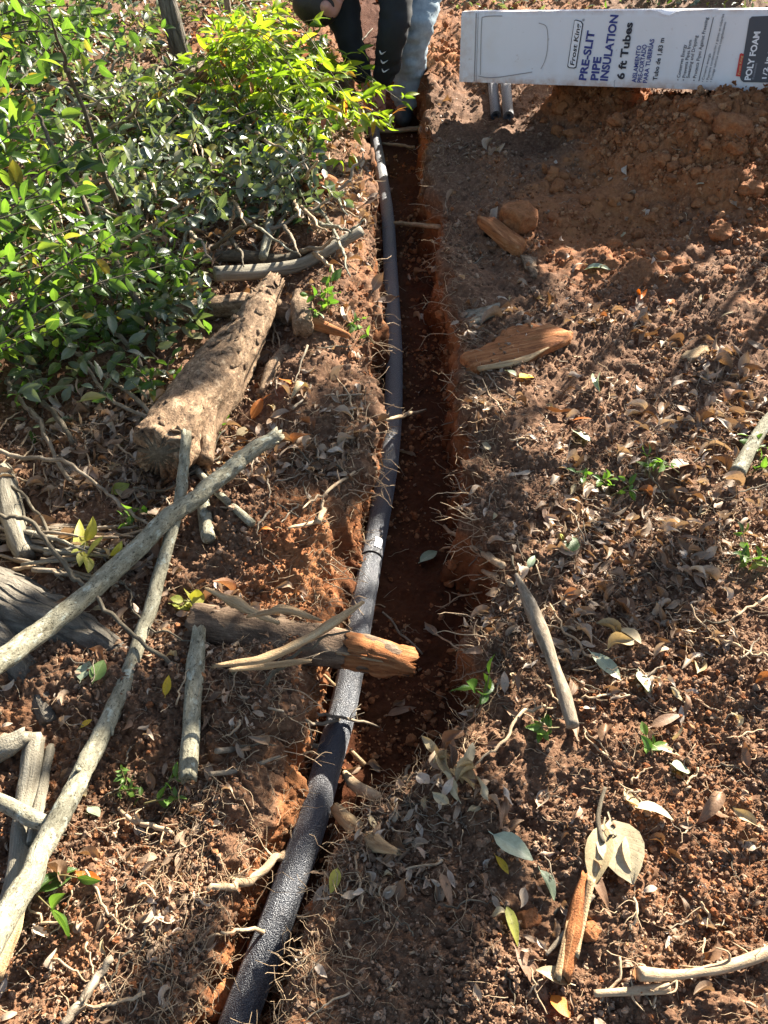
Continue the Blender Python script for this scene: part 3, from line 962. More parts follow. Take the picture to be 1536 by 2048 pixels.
# ------------------------------------------------------------------ the printed carton
def carton():
    dl, dr = 3.72, 3.16
    def cp(px, py, dep):
        return CAMP + ray(px, py) * dep
    BL, BR = cp(918, 165, dl), cp(1536, 186, dr)
    rc = ray(1230, 95)
    def top(px, py, b):                     # the face stands square to the line of sight
        d = ray(px, py)
        return CAMP + d * ((b - CAMP).dot(rc) / d.dot(rc))
    ub = (BR - BL) / np.linalg.norm(BR - BL)
    vert = np.cross(np.cross(ub, rc / np.linalg.norm(rc)), ub)
    def rise(px, py, b):
        rr = ray(px, py); n_ = np.cross(ub, np.array([0, .17, .985]))
        n_ /= np.linalg.norm(n_)
        return CAMP + rr * ((b - CAMP).dot(n_) / rr.dot(n_))
    TL, TR = rise(925, 22, BL), rise(1536, 17, BR)
    o = BL
    ux = ((TR + BR) - (TL + BL)) / 2; ux /= np.linalg.norm(ux)
    h = np.linalg.norm(TL - BL)
    uz = (TL - BL) / np.linalg.norm(TL - BL)
    uz = uz - ux * uz.dot(ux); uz /= np.linalg.norm(uz)
    uz = uz + np.array([0, .0, 0]); 
    nrm = np.cross(ux, uz); nrm /= np.linalg.norm(nrm)      # faces the camera
    view = CAMP - (TL + BR) / 2; view /= np.linalg.norm(view)
    if nrm.dot(view) < 0: nrm = -nrm
    # lean the face so that the top is seen edge on
    Lb, Db = 1.52, .31
    root = empty('cardboard_box', tuple(o + ux * Lb / 2), 'long white printed carton for pipe insulation lying across the spoil heap', 'box')
    nu, nv, nd = 60, 12, 8
    g = []
    V, F = [], []
    def face(origin, a, la, na, b, lb, nb):
        s = len(V)
        for i in range(na + 1):
            for j in range(nb + 1):
                V.append(origin + a * la * i / na + b * lb * j / nb)
        for i in range(na):
            for j in range(nb):
                q = s + i * (nb + 1) + j
                F.append((q, q + nb + 1, q + nb + 2, q + 1))
    face(o, ux, Lb, nu, uz, h, nv)
    face(o + uz * h, ux, Lb, nu, -nrm, Db, nd)
    face(o - nrm * Db + uz * h, ux, Lb, nu, -uz, h, nv)
    face(o - nrm * Db, ux, Lb, nu, nrm, Db, nd)
    face(o - nrm * Db, nrm, Db, nd, uz, h, nv)
    face(o + ux * Lb, -nrm, Db, nd, uz, h, nv)
    V = np.array(V)
    rel = V - o
    u, w, dd = rel @ ux, rel @ uz, -(rel @ nrm)
    # soften the corners, dent the top edge, slight waviness
    bev = .004
    edge_w = np.exp(-(np.minimum(w, h - w) / .004) ** 2); edge_d = np.exp(-(np.minimum(dd, Db - dd) / .004) ** 2)
    corner = edge_w * edge_d
    V = V + corner[:, None] * bev * (-np.sign(w - h / 2)[:, None] * uz * .7 + np.sign(dd - Db / 2)[:, None] * nrm * .7)
    dent = np.exp(-((u - .93) / .03) ** 2) * np.exp(-((h - w) / .03) ** 2) * np.exp(-(dd / .08) ** 2)
    V = V - dent[:, None] * uz * .02
    wobble = .006 * fbm(np.stack([u, w, dd], 1), 3.5, 2, 5)
    V = V + wobble[:, None] * nrm * (np.minimum(w, h - w) / h)[:, None]
    dust = np.clip(1 - w / .045, 0, 1) * .8 + .5 * np.exp(-(h - w) / .006) * (dd < .002) + .35 * np.exp(-((u - .02) / .05) ** 2)
    body = world_obj('carton', V, np.array(F), M['card'], root, smooth=False, attrs={'dust': np.clip(dust, 0, 1)})
    EPS = .0035
    def fc(px, py):
        d = ray(px, py)
        t = (o - CAMP).dot(nrm) / d.dot(nrm)
        q = CAMP + d * t - o
        return np.array([q.dot(ux), q.dot(uz)])
    def place(uv2, e=EPS):
        uv2 = np.asarray(uv2)
        return o + uv2[:, :1] * ux + uv2[:, 1:2] * uz + nrm * e
    def poly(name, pts, mat, e=EPS, par=root):
        P2 = np.array([fc(*p) for p in pts])
        V3 = place(P2, e)
        n = len(V3)
        V3 = np.vstack([V3, V3 - nrm * .0008])
        F_ = [np.arange(n)[None].astype(np.int32)]
        side = np.array([[k, n + k, n + (k + 1) % n, (k + 1) % n] for k in range(n)])
        return world_obj(name, V3, [side, np.arange(n)[None]], M[mat], par, smooth=False)
    def strip(name, pts, wpx, mat, e=EPS, par=root):
        P2 = np.array([fc(*p) for p in pts])
        P2 = catmull(P2, max(2, 5 * len(P2))) if len(P2) > 2 else P2
        wd = wpx / FPX * 3.4 / 2
        T = np.gradient(P2, axis=0); T /= np.linalg.norm(T, axis=1)[:, None]
        Nn = np.stack([-T[:, 1], T[:, 0]], 1)
        A, B = place(P2 + Nn * wd, e), place(P2 - Nn * wd, e)
        n = len(P2)
        F_ = np.array([[k, n + k, n + k + 1, k + 1] for k in range(n - 1)])
        return world_obj(name, np.vstack([A, B]), F_, M[mat], par, smooth=False)
    def text(s, st, en, cap, mat, bold=.0, shear=0.0, e=EPS, name='lettering', par=root):
        cu = bpy.data.curves.new('t', 'FONT')
        cu.body = s; cu.size = 1.0; cu.offset = bold; cu.shear = shear; cu.resolution_u = 3
        ob = bpy.data.objects.new('t', cu)
        COL.objects.link(ob)
        dg = bpy.context.evaluated_depsgraph_get()
        me = bpy.data.meshes.new_from_object(ob.evaluated_get(dg))
        bpy.data.objects.remove(ob)
        n = len(me.vertices)
        co = np.empty(n * 3, np.float32); me.vertices.foreach_get('co', co)
        co = co.reshape(-1, 3)[:, :2]
        w0 = co[:, 0].max() - co[:, 0].min()
        a, b = fc(*st), fc(*en)
        dv = b - a; Lw = np.linalg.norm(dv); dv = dv / Lw
        up = np.array([-1.0, .05]); up = up - dv * up.dot(dv); up /= np.linalg.norm(up)
        ch = np.linalg.norm(fc(st[0] + cap, st[1]) - a)
        P2 = a + (co[:, :1] - co[:, 0].min()) / w0 * Lw * dv + co[:, 1:2] / .70 * ch * up
        base = np.array(root_loc(par))
        me.vertices.foreach_set('co', (place(P2, e) - base).astype(np.float32).ravel())
        me.materials.clear(); me.materials.append(M[mat]); me.update()
        return link(name, me, (0, 0, 0), par)
    B = .034
    text('PRE-SLIT', (1172, 161), (1190, 62), 14.5, 'navy', B)
    text('PIPE', (1196, 161), (1203, 114), 15, 'navy', B)
    text('INSULATION', (1215, 162), (1237, 30), 15, 'navy', B)
    text('6 ft Tubes', (1248, 159), (1266, 45), 14.5, 'black', B)
    text('AISLAMIENTO', (1272, 165), (1283, 91), 8.5, 'navy', .024)
    text('PRE-CORTADO', (1283, 165), (1294, 89), 8.5, 'navy', .024)
    text('PARA TUBERÍAS', (1294, 166), (1309, 78), 8.5, 'navy', .024)
    text('Tubo de 1,83 m', (1314, 161), (1329, 76), 8.5, 'black', .024)
    text('• Conserves Energy', (1359, 161), (1373, 89), 6.5, 'black', .01)
    text('• Prevents Pipes from', (1370, 161), (1384, 80), 6.5, 'black', .01)
    text('Sweating and Dripping', (1379, 156), (1396, 71), 6.5, 'black', .01)
    text('• Protects Pipes Against Freezing', (1391, 162), (1417, 35), 6.5, 'black', .01)
    strip('ruled_line', [(1398, 162), (1427, 35)], 1.3, 'black')
    text('• Conserva energía', (1407, 164), (1422, 107), 4.6, 'black', .006)
    text('• Previene condensación y goteo en tuberías', (1416, 164), (1449, 28), 4.6, 'black', .006)
    text('• Protege tuberías contra congelamiento', (1424, 164), (1453, 44), 4.6, 'black', .006)
    ban = poly('printed_banner', [(1135, 133), (1149, 41), (1152, 39), (1163, 42), (1167, 48), (1153, 135), (1149, 137), (1138, 136)], 'black', EPS)
    poly('banner_face', [(1137, 131), (1150, 42), (1152, 41), (1162, 44), (1165, 49), (1151.5, 133), (1148, 135), (1139, 134)], 'white', EPS + .0015, ban)
    text('Frost King', (1149, 131), (1162, 47), 8.5, 'black', .02, .12, EPS + .003, 'lettering', ban)
    text('®', (1170, 42), (1170, 37), 5, 'black', 0)
    pan = poly('printed_panel', [(1482, 160), (1480, 154), (1499, 38), (1504, 33), (1575, 30), (1575, 166), (1487, 164)], 'greyprint', EPS)
    text('POLY FOAM', (1501, 160), (1521, 63), 12, 'white', B, 0, EPS + .0015, 'lettering', pan)
    text('Polietileno', (1509, 158), (1515, 126), 5, 'greytext', .0, 0, EPS + .0015, 'lettering', pan)
    text('1/2 in wall', (1533, 157), (1548, 72), 9, 'white', .016, 0, EPS + .0015, 'lettering', pan)
    rb = poly('printed_banner', [(1472, 152), (1480, 108), (1483, 106), (1488, 108), (1481, 153)], 'redprint', EPS + .002)
    text('Frost King', (1480, 149), (1486, 111), 4.5, 'yellowprint', .01, .1, EPS + .0035, 'lettering', rb)
    for pts, w in (([(961, 150), (962, 100), (964, 42), (968, 34), (985, 32), (1005, 32)], 1.6), ([(957, 152), (975, 155), (1000, 154), (1065, 144)], 1.6),
                   ([(1078, 46), (1092, 52), (1096, 70), (1095, 100), (1090, 122), (1082, 138)], 1.3), ([(953, 26), (949, 162)], 2.2), ([(957, 26), (953, 164)], 1.0),
                   ([(1229, 175), (1229, 163), (1231, 160)], 1.0)):
        strip('crease', pts, w, 'crease')
    return root, o, ux, uz, nrm
M['yellowprint'] = mat_flat('yellow_print', (.6, .45, .2), .5, .3, .05)
BOX = carton()

# ------------------------------------------------------------------ logs, poles, sticks
def stick(name, pts, ws, mat, label, cat, group=None, lift=.0, mode='fit', deg=1, sides=10, rough=.12, n=None, jag=.0, seed=None, rscale=40, wig=0.0):
    seed = seed if seed is not None else (int(pts[0][0] * 7 + pts[0][1]) % 997)
    n = n or max(10, int(sum(math.dist(a[:2], b[:2]) for a, b in zip(pts[:-1], pts[1:])) / 9))
    n = min(n, 140)
    P0 = path(pts, .01, n, mode, deg)
    r = widths(P0, ws)
    P = path(pts, float(np.mean(r)) * .7 + lift, n, mode, deg)
    r = widths(P, ws)
    if wig:
        g = np.cumsum(np.random.default_rng(seed).normal(0, 1, (n, 3)), 0)
        g -= np.linspace(0, 1, n)[:, None] * g[-1]
        P = P + g * wig
    V, F, pc = tube(P, r, sides, True, rough, rscale, seed, jag)
    pc = pc + seed * .137
    o = world_obj(name, V, F, M[mat], attrs={'pc': pc})
    tag(o, label, cat, group)
    return o, P, r

def child_tube(name, parent, P, r, mat, sides=8, rough=.15, seed=0, jag=0.0):
    V, F, pc = tube(P, r, sides, True, rough, 40, seed, jag)
    return world_obj(name, V, F, M[mat], parent, attrs={'pc': pc})

def side_twigs(o, P, r, k, mat, seed, ln=(.02, .06), rr=.18, name='side_twig'):
    g = np.random.default_rng(seed)
    for q in range(k):
        i = int(g.integers(len(P) // 6, len(P) - 2))
        T = P[min(i + 1, len(P) - 1)] - P[i]; T /= np.linalg.norm(T) + 1e-9
        d = g.normal(0, 1, 3); d[2] = abs(d[2]) * .5 + .1; d -= T * d.dot(T) * .6; d /= np.linalg.norm(d)
        L = g.uniform(*ln)
        pts = [P[i], P[i] + d * L * .5 + g.normal(0, L * .08, 3), P[i] + (d + T * .5) * L * .9 + g.normal(0, L * .12, 3)]
        rad = np.linspace(r[i] * rr * 2, max(.0005, r[i] * rr * .6), 8)
        child_tube(name, o, catmull(pts, 8), rad, mat, 5, .05, seed + q)

# two long pale poles
o, PA, rA = stick('fallen_pole', [(-70, 1368), (80, 1262), (215, 1152), (320, 1058), (400, 1000), (480, 930), (556, 868)], [48, 43, 40, 37, 35, 33, 29], 'pole',
                  'pale grey pole lying across the other pole towards the bark log', 'branch', lift=.055, deg=1, sides=18, rough=.12, n=80, jag=.01, wig=.0012)
side_twigs(o, PA, rA, 3, 'pole', 4, (.015, .03), .25, 'knot')
o, PB, rB = stick('fallen_pole', [(374, 868), (362, 960), (332, 1100), (285, 1250), (240, 1370), (190, 1480), (130, 1590), (72, 1700), (25, 1800), (-60, 1965)],
                  [20, 23, 26, 29, 33, 37, 41, 47, 52, 58], 'pole', 'longest pale pole running from the bark log down to the lower left corner', 'branch', lift=.02, deg=1, sides=18, rough=.12, n=90, jag=.01, wig=.0012)
side_twigs(o, PB, rB, 3, 'pole', 6, (.015, .03), .25, 'knot')
stick('short_log', [(397, 1262), (390, 1340), (384, 1440), (376, 1552)], [27, 36, 39, 37], 'pole', 'short lichen covered stick standing between pale pole and trench', 'branch', lift=.008, sides=14, rough=.14, n=44, jag=.012)
stick('short_log', [(405, 985), (410, 1030), (418, 1078)], [22, 30, 28], 'pole', 'stubby grey stick half buried just below the pole crossing', 'branch', lift=-.004, sides=12, n=20)
stick('thin_stick', [(385, 930), (430, 980), (504, 1047)], [14, 15, 17], 'pole', 'straight pale stick slanting under the two poles to the dirt bulge', 'stick', lift=.01, n=24)
# rotting log in front, broken over the tube
o, PD, rD = stick('rotten_log', [(385, 1250, -.03), (480, 1262), (560, 1275), (640, 1288), (720, 1305), (818, 1326, .15)], [74, 86, 90, 84, 76, 54], 'darkrot',
                  'rotten log sticking out over the foam tube with an orange broken end', 'log', lift=.01, mode='ends', sides=26, rough=.20, n=80, jag=.012, rscale=26)
gD = np.random.default_rng(5)
child_tube('broken_end', o, PD[60:] + np.array([.0, -.001, .004]), rD[60:] * np.r_[np.full(8, .9), np.linspace(1.02, 1.04, 12)], 'redwood', 22, .22, 12, .02)
tip = PD[-1]; dD = PD[-1] - PD[-10]; dD /= np.linalg.norm(dD)
for k in range(34):
    off = gD.normal(0, 1, 3); off -= dD * off.dot(dD); off /= np.linalg.norm(off)
    rr = rD[-16] * gD.uniform(.55, 1.02)
    i = int(gD.integers(-24, -9))
    a = PD[i] + off * rr; b = PD[-1] + off * rr * .62 - dD * gD.uniform(0, .02)
    child_tube('torn_fibre', o, catmull([a, (a + b) / 2 + off * .003, b], 8), np.linspace(.0045, .0015, 8), 'redwood' if k % 3 else 'wood', 5, .3, k, .004)
for pts, ws, lab in (([(430, 1332, .08), (520, 1318), (600, 1285), (660, 1250), (722, 1207, .36)], [10, 20, 18, 24, 8], 'long pale splinter peeling off the rotten log over the tube'),
                     ([(415, 1178, .03), (470, 1206), (555, 1245, .06)], [8, 26, 10], 'pale yellow splinter above the rotten log'),
                     ([(500, 1232, .06), (570, 1220), (640, 1240, .10)], [8, 22, 6], 'curled brown splinter on top of the rotten log'),
                     ([(462, 1340, .05), (540, 1330), (620, 1322, .09)], [6, 16, 8], 'thin straw coloured splinter along the lower side of the rotten log')):
    stick('wood_splinter', pts, ws, 'wood', lab, 'splinter', lift=.045 if pts[0][1] > 1200 else .02, mode='ends', sides=7, rough=.35, n=26, jag=.008, rscale=70)
# big bark log
o, PG, rG = stick('bark_log', [(548, 566), (520, 610), (492, 665), (452, 728), (398, 800), (345, 868), (318, 905)], [36, 62, 80, 104, 122, 124, 112], 'rotbark',
                  'thick rotten log with flaky brown bark lying left of the trench', 'log', lift=.02, deg=1, sides=72, rough=.20, n=130, jag=.02, rscale=16)
nb = PG[-1]; dG = PG[-1] - PG[-6]; dG /= np.linalg.norm(dG)
child_tube('branch_stub', o, catmull([PG[86] + np.array([.02, -.01, .01]), PG[98] + np.array([.06, -.03, -.015]), PG[108] + np.array([.085, -.05, -.05])], 14), np.linspace(.038, .022, 14), 'rotbark', 14, .2, 3)
child_tube('rotten_core', o, catmull([nb - dG * .01, nb + dG * .006], 3), rG[-1] * .72, 'darktwig', 20, .3, 4)
for k in range(70):
    i = int(gD.integers(5, 120)); a = gD.uniform(.2, 2.8)
    nrm = np.array([math.cos(a) * .8, -.2, math.sin(a)]); nrm /= np.linalg.norm(nrm)
    c = PG[i] + nrm * rG[i] * 1.0
    T = PG[min(i + 2, 129)] - PG[max(i - 2, 0)]
    Rm = frame_from(T + gD.normal(0, .01, 3), nrm + gD.normal(0, .12, 3))
    V0, F0 = ico(2, 200 + k, .35)
    V = (V0 * np.array([gD.uniform(.004, .012), gD.uniform(.008, .022), gD.uniform(.003, .006)])) @ Rm.T + c
    world_obj('bark_flake', V, F0, M['rotbark'], o, attrs={'pc': V0 * .02 + k})
stick('rotten_log', [(338, 640), (400, 622), (470, 612), (540, 618), (600, 640)], [38, 44, 48, 50, 40], 'rotbark', 'shorter rotten log lying across behind the thick bark log', 'log', lift=-.035, sides=22, rough=.2, n=50, jag=.01, rscale=22)
stick('log_stub', [(606, 655), (604, 618), (596, 590)], [40, 44, 26], 'rotbark', 'upturned knobbly end beside the shorter rotten log', 'log', lift=.03, mode='ends', sides=16, rough=.25, n=22, jag=.01)
stick('fallen_branch', [(430, 548), (520, 543), (600, 530), (660, 498), (724, 462)], [30, 28, 26, 24, 20], 'greywood', 'grey branch lying toward the far left trench edge', 'branch', lift=.01, sides=12, rough=.15)
stick('fallen_branch', [(547, 352), (542, 410), (536, 470), (526, 514)], [9, 14, 18, 18], 'pole', 'short white branch on the sunny leaf litter left of the trench', 'branch', lift=.02, sides=10)
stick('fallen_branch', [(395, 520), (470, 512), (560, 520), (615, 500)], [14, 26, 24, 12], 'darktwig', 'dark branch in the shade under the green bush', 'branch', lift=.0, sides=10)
stick('fallen_branch', [(0, 655), (90, 648), (200, 640), (290, 650)], [26, 30, 26, 14], 'greywood', 'brown log half hidden beneath the green bush', 'branch', lift=.0, sides=12)
stick('broken_plank', [(520, 790), (545, 740), (575, 700)], [12, 34, 26], 'rotbark', 'dark slab of bark leaning right of the thick bark log', 'wood', lift=.0, sides=8)
stick('broken_root', [(600, 640), (650, 655), (700, 672)], [28, 24, 8], 'redwood', 'short reddish root end near the green sprig left of the trench', 'root', lift=.01, sides=9)
# lower left corner
stick('split_wood', [(72, 1478), (58, 1560), (44, 1660), (22, 1790), (-10, 1910)], [36, 40, 42, 36, 30], 'greywood', 'weathered split wood standing in the lower left behind the stub', 'wood', lift=.0, sides=9, rough=.25, n=50, jag=.012)
stick('split_wood', [(100, 1500), (84, 1580), (66, 1680)], [16, 24, 22], 'greywood', 'thin grey slat beside the weathered split wood', 'wood', lift=.005, sides=7, rough=.25, n=30, jag=.01)
stick('broken_branch', [(-40, 1582), (30, 1618), (70, 1640), (112, 1652)], [28, 32, 34, 30], 'pole', 'stubby broken branch lying over the split wood at the left edge', 'branch', lift=.035, sides=14, rough=.15, n=26, jag=.008)
stick('split_wood', [(48, 1470), (16, 1490), (-30, 1520)], [32, 46, 44], 'greywood', 'mottled rotten chunk at the left edge above the stub', 'wood', lift=.01, sides=12, rough=.25, n=20, jag=.012)
stick('split_wood', [(45, 1770), (20, 1850), (-12, 1950)], [26, 50, 40], 'wood', 'pale freshly torn wood at the foot of the long pale pole', 'wood', lift=.045, sides=8, rough=.35, n=24, jag=.012)
stick('split_wood', [(8, 940), (18, 1000), (40, 1075), (52, 1110)], [34, 46, 48, 38], 'greywood', 'pale mossy stump piece at the left edge above the tree root', 'wood', lift=.0, sides=12, rough=.2, n=24, jag=.01)
# right bank
o, PK, rK = stick('upright_stick', [(1032, 1148), (1058, 1205), (1082, 1262), (1108, 1330), (1130, 1395), (1146, 1452)], [8, 27, 30, 27, 27, 26], 'twig', 'brown pointed stick leaning on the right bank', 'stick', lift=.05, mode='ends', sides=12, rough=.15, n=44)
o, PL, rL = stick('fallen_branch', [(1570, 800), (1530, 850), (1500, 900), (1474, 946)], [22, 24, 28, 30], 'pole', 'pale bare branch end at the right edge near green sprigs', 'branch', lift=.012, sides=12, n=30, jag=.006)
o, PM, rM = stick('bare_root', [(1560, 1895), (1500, 1918), (1430, 1938), (1350, 1950), (1278, 1948)], [24, 22, 22, 20, 26], 'root', 'thick tan root lying at the lower right corner', 'root', lift=.012, sides=10, n=40, rough=.15)
side_twigs(o, PM, rM, 6, 'root', 8, (.015, .04), .16, 'rootlet')
o, PN, rN = stick('bare_root', [(1188, 1987), (1240, 1984), (1290, 1980), (1340, 1976)], [14, 15, 18, 20], 'root', 'thinner tan root below the thick one near the bottom edge', 'root', lift=.006, sides=9, n=26, rough=.15)
side_twigs(o, PN, rN, 4, 'root', 9, (.015, .03), .2, 'rootlet')
o, PO, rO = stick('split_stick', [(1168, 1752), (1158, 1800), (1143, 1870), (1128, 1948)], [10, 26, 38, 32], 'redwood', 'split stick with dark red core standing at the bottom of right bank', 'stick', lift=.006, sides=8, rough=.3, n=36, jag=.014)
child_tube('pale_edge', o, PO[2:30] + np.array([.011, -.003, .004]), .006, 'wood', 6, .4, 3, .01)
child_tube('pale_edge', o, PO[20:36] + np.array([-.010, -.004, .004]), .005, 'wood', 6, .4, 4, .01)
stick('broken_root', [(674, 1622), (708, 1655), (748, 1685), (795, 1704)], [22, 38, 36, 12], 'wood', 'frayed yellow root end right of the tube in the foreground', 'root', lift=.012, sides=9, rough=.3, n=30, jag=.014)
stick('broken_root', [(690, 1548), (712, 1572), (745, 1590), (790, 1600)], [16, 24, 22, 12], 'root', 'pale stub of root just above the frayed root end', 'root', lift=.012, sides=9, rough=.2, n=24)
stick('thin_stick', [(1188, 1790), (1155, 1830), (1118, 1880), (1092, 1910)], [7, 10, 12, 6], 'twig', 'thin grey stick leaning left of the split red stick', 'stick', lift=.012, n=22)
stick('thin_stick', [(1210, 1575), (1200, 1610), (1196, 1645), (1206, 1685)], [7, 9, 10, 9], 'darktwig', 'dark bent stem of the large tan leaves', 'stick', lift=.012, n=20)
stick('thin_stick', [(432, 1502), (520, 1494), (600, 1490), (662, 1496)], [10, 17, 15, 8], 'twig', 'brown stick pointing from the left bank to the foam tube', 'stick', lift=.02, mode='ends', n=40)
stick('thin_stick', [(420, 1548), (480, 1540), (560, 1512)], [10, 12, 5], 'twig', 'thin brown stick below the stick pointing at the tube', 'stick', lift=.02, mode='ends', n=30)
stick('wood_chip', [(700, 1500), (730, 1530)], [8, 10], 'wood', 'small chip beside the tube in the shade', 'wood', lift=.005)

# slabs of torn wood on the right bank
def slab(pts, thick, mat, label, seed=0, lift=.012, edge='wood', tilt=0.0):
    P = np.array([at(*p) for p in pts])
    c = P.mean(0)
    zfit = np.linalg.lstsq(np.c_[P[:, :2], np.ones(len(P))], P[:, 2], rcond=None)[0]
    P[:, 2] = np.c_[P[:, :2], np.ones(len(P))] @ zfit + lift
    P[:, 2] += tilt * (P[:, 0] - c[0])
    Q = []
    g = np.random.default_rng(seed)
    for a, b in zip(P, np.roll(P, -1, 0)):
        for t in (0, .25, .5, .75):
            Q.append(a * (1 - t) + b * t + g.normal(0, .0035, 3) * (t > 0))
    Q = np.array(Q); n = len(Q); c = Q.mean(0)
    rings = [c + (Q - c) * s + np.array([0, 0, thick * z + 0]) for s, z in ((1.0, -.6), (1.0, .1), (.93, .42), (.6, .5), (.25, .52))]
    V = np.vstack(rings)
    V[2 * n:, 2] += .004 * fbm(V[2 * n:], 60, 3, seed)
    V = np.vstack([V, [c + np.array([0, 0, thick * .5])]])
    F = []
    for k in range(4):
        F += [(k * n + j, k * n + (j + 1) % n, (k + 1) * n + (j + 1) % n, (k + 1) * n + j) for j in range(n)]
    T = [(4 * n + j, 4 * n + (j + 1) % n, 5 * n) for j in range(n)]
    ax = P[np.argmax(np.linalg.norm(P - P[0], axis=1))] - P[0]; ax /= np.linalg.norm(ax)
    rel = V - c
    yy = rel @ ax
    oth = np.cross(ax, [0, 0, 1.]); oth /= np.linalg.norm(oth)
    pc = np.stack([rel @ oth, rel[:, 2], yy], 1)
    o = world_obj('wood_slab', V, [np.array(F), np.array(T)], M[mat], attrs={'pc': pc})
    tag(o, label, 'wood')
    A = catmull(P[:len(P) // 2 + 1][:3], 16) + np.array([0, 0, thick * .1])
    return o, P
o, Pq = slab([(918, 738), (950, 752), (1040, 722), (1140, 694), (1142, 678), (1060, 655), (1010, 662), (985, 690)], .028, 'redwood', 'large orange slab of torn wood with a pale lower edge on the right bank', 2, .014)
child_tube('pale_edge', o, catmull([Pq[1] + [.01, -.002, .012], Pq[2] + [0, -.008, .014], Pq[2] * .5 + Pq[3] * .5 + [0, -.006, .012]], 26), np.r_[np.linspace(.007, .010, 13), np.linspace(.010, .004, 13)], 'wood', 8, .3, 5, .01)
slab([(952, 460), (985, 458), (1052, 498), (1040, 515), (1008, 508)], .035, 'redwood', 'orange wedge of wood leaning on the red clay lump', 3, .03, tilt=-.2)
slab([(915, 645), (935, 620), (1000, 612), (990, 632), (940, 655)], .014, 'greywood', 'thin brown wood chip at the right trench edge above the orange slab', 4, .006)
slab([(1040, 515), (1075, 520), (1074, 556), (1066, 560)], .01, 'rotbark', 'small dark strip of bark below the red clay lump', 5, .01)
slab([(1360, 716), (1395, 700), (1412, 690), (1418, 704), (1380, 728)], .01, 'wood', 'pale bark chip among the clods at right', 6, .008)
slab([(905, 770), (960, 768), (958, 778), (912, 784)], .008, 'greywood', 'thin chip hanging at the right trench edge below the orange slab', 7, .008)

# ------------------------------------------------------------------ trees
def tree_trunk(name, base, r0, top, label, lean=(0, 0, 0), crown=None, mat='oldbark', flare=1.5, seed=0, roots=(), limbs=5, nleaf=0, lsize=.12, cr=(1.2, 1.2, 1.0), group=None, clumps=26):
    g = np.random.default_rng(seed)
    base = np.array(base, float); top = np.array(top, float)
    root = empty(name, tuple(base), label, 'tree', group)
    n = 40
    t = np.linspace(0, 1, n)
    bend = np.array([g.normal(0, .1), g.normal(0, .1), 0])
    P = base * (1 - t)[:, None] + top * t[:, None] + np.sin(t * math.pi)[:, None] * bend * np.linalg.norm(top - base) * .15
    P[0, 2] -= .1
    H = np.linalg.norm(top - base)
    r = r0 * (1 - .65 * t) * (1 + (flare - 1) * np.exp(-t * H / .18))
    tk = Merge(); V, F, pc = tube(P, r, 22 if r0 > .08 else 12, True, .10, 9, seed); tk.add(V, F, pc)
    V, F, kw = tk.out()
    world_obj('trunk', V, F, M[mat], root, **kw)
    for rp, rw in roots:
        child_tube('root_flare', root, rp, rw, mat, 16, .18, seed + 3)
    if crown is not None:
        crown = np.array(crown, float)
        tips = []
        for k in range(limbs):
            i = int(n * g.uniform(.55, .98))
            e = crown + g.normal(0, 1, 3) * np.array(cr) * .55
            m = (P[i] + e) / 2 + np.array([0, 0, .2]) + g.normal(0, .1, 3)
            L = catmull([P[i], m, e], 14)
            child_tube('limb', root, L, np.linspace(r[i] * .6, .012, 14), mat, 8, .1, seed + k)
            tips.append(L)
        mg = Merge()
        cs = crown + np.clip(g.normal(0, 1, (clumps, 3)), -1.7, 1.7) * np.array(cr) * .6
        per = max(1, nleaf // clumps)
        for c in cs:
            s = g.uniform(.5, 1.1)
            off = g.normal(0, 1, (per, 3)) * np.array([.28, .28, .18]) * s
            d = g.normal(0, 1, (per, 3)); d[:, 2] -= .3
            nn = g.normal(0, .6, (per, 3)); nn[:, 2] += 1
            for q in range(per):
                Rm = frame_from(d[q], nn[q])
                ls = lsize * g.uniform(.6, 1.3)
                quad = np.array([[0, 0, 0], [.28, .45, .04], [0, 1, -.05], [-.28, .45, .04]]) * ls
                mg.add(quad @ Rm.T + c + off[q], np.array([[0, 1, 2, 3]]), rnd=g.random(), uv=np.array([[.5, 0], [1, .5], [.5, 1], [0, .5]]))
        V, F, kw = mg.out()
        fo = world_obj('foliage', V, F, M['crown'], root, **kw)
        fo['kind'] = 'stuff'
    return root

# big tree at the left edge: only the foot of its trunk reaches into the view
lt_base = on_plane(-210, 1150); lt_base[2] = zg(lt_base[0], lt_base[1])
r1 = path([(-120, 1150), (0, 1190), (110, 1232), (200, 1270), (262, 1300)], .02, 40, 'fit', 1)
r2 = path([(-120, 1215), (0, 1290), (60, 1360), (90, 1430)], .0, 30, 'fit', 1)
tree_trunk('tree', lt_base, .16, lt_base + np.array([-.3, .1, 6.0]), 'large tree at the left edge with furrowed bark and a spreading root', crown=lt_base + np.array([-.6, .3, 6.6]), seed=3,
           roots=[(r1 + np.array([0, 0, -.045]), np.interp(np.linspace(0, 1, 40), [0, .3, .7, 1], [.085, .075, .045, .016])), (r2 + np.array([0, 0, -.03]), np.linspace(.06, .015, 30))], nleaf=500, cr=(1., 1., .8))
def ground_pt(px, py):
    p = at(px, py); return p
b = ground_pt(366, 128)
tree_trunk('tree', b, .055, b + np.array([-.25, .35, 3.4]), 'slim tree with grey ridged bark in the undergrowth at the top left', crown=b + np.array([-.3, .5, 3.6]), seed=5, flare=1.2, nleaf=0, limbs=4, clumps=10, cr=(.8, .8, .6))
b = ground_pt(1505, -10)
tree_trunk('tree', b + np.array([.12, .35, 0]), .12, b + np.array([.3, 1.2, 6.0]), 'tree with grey trunk standing behind the right part of the box', crown=b + np.array([.4, 1.2, 6.5]), seed=6, nleaf=120, cr=(1.2, 1.2, .8))
b = ground_pt(462, 60)
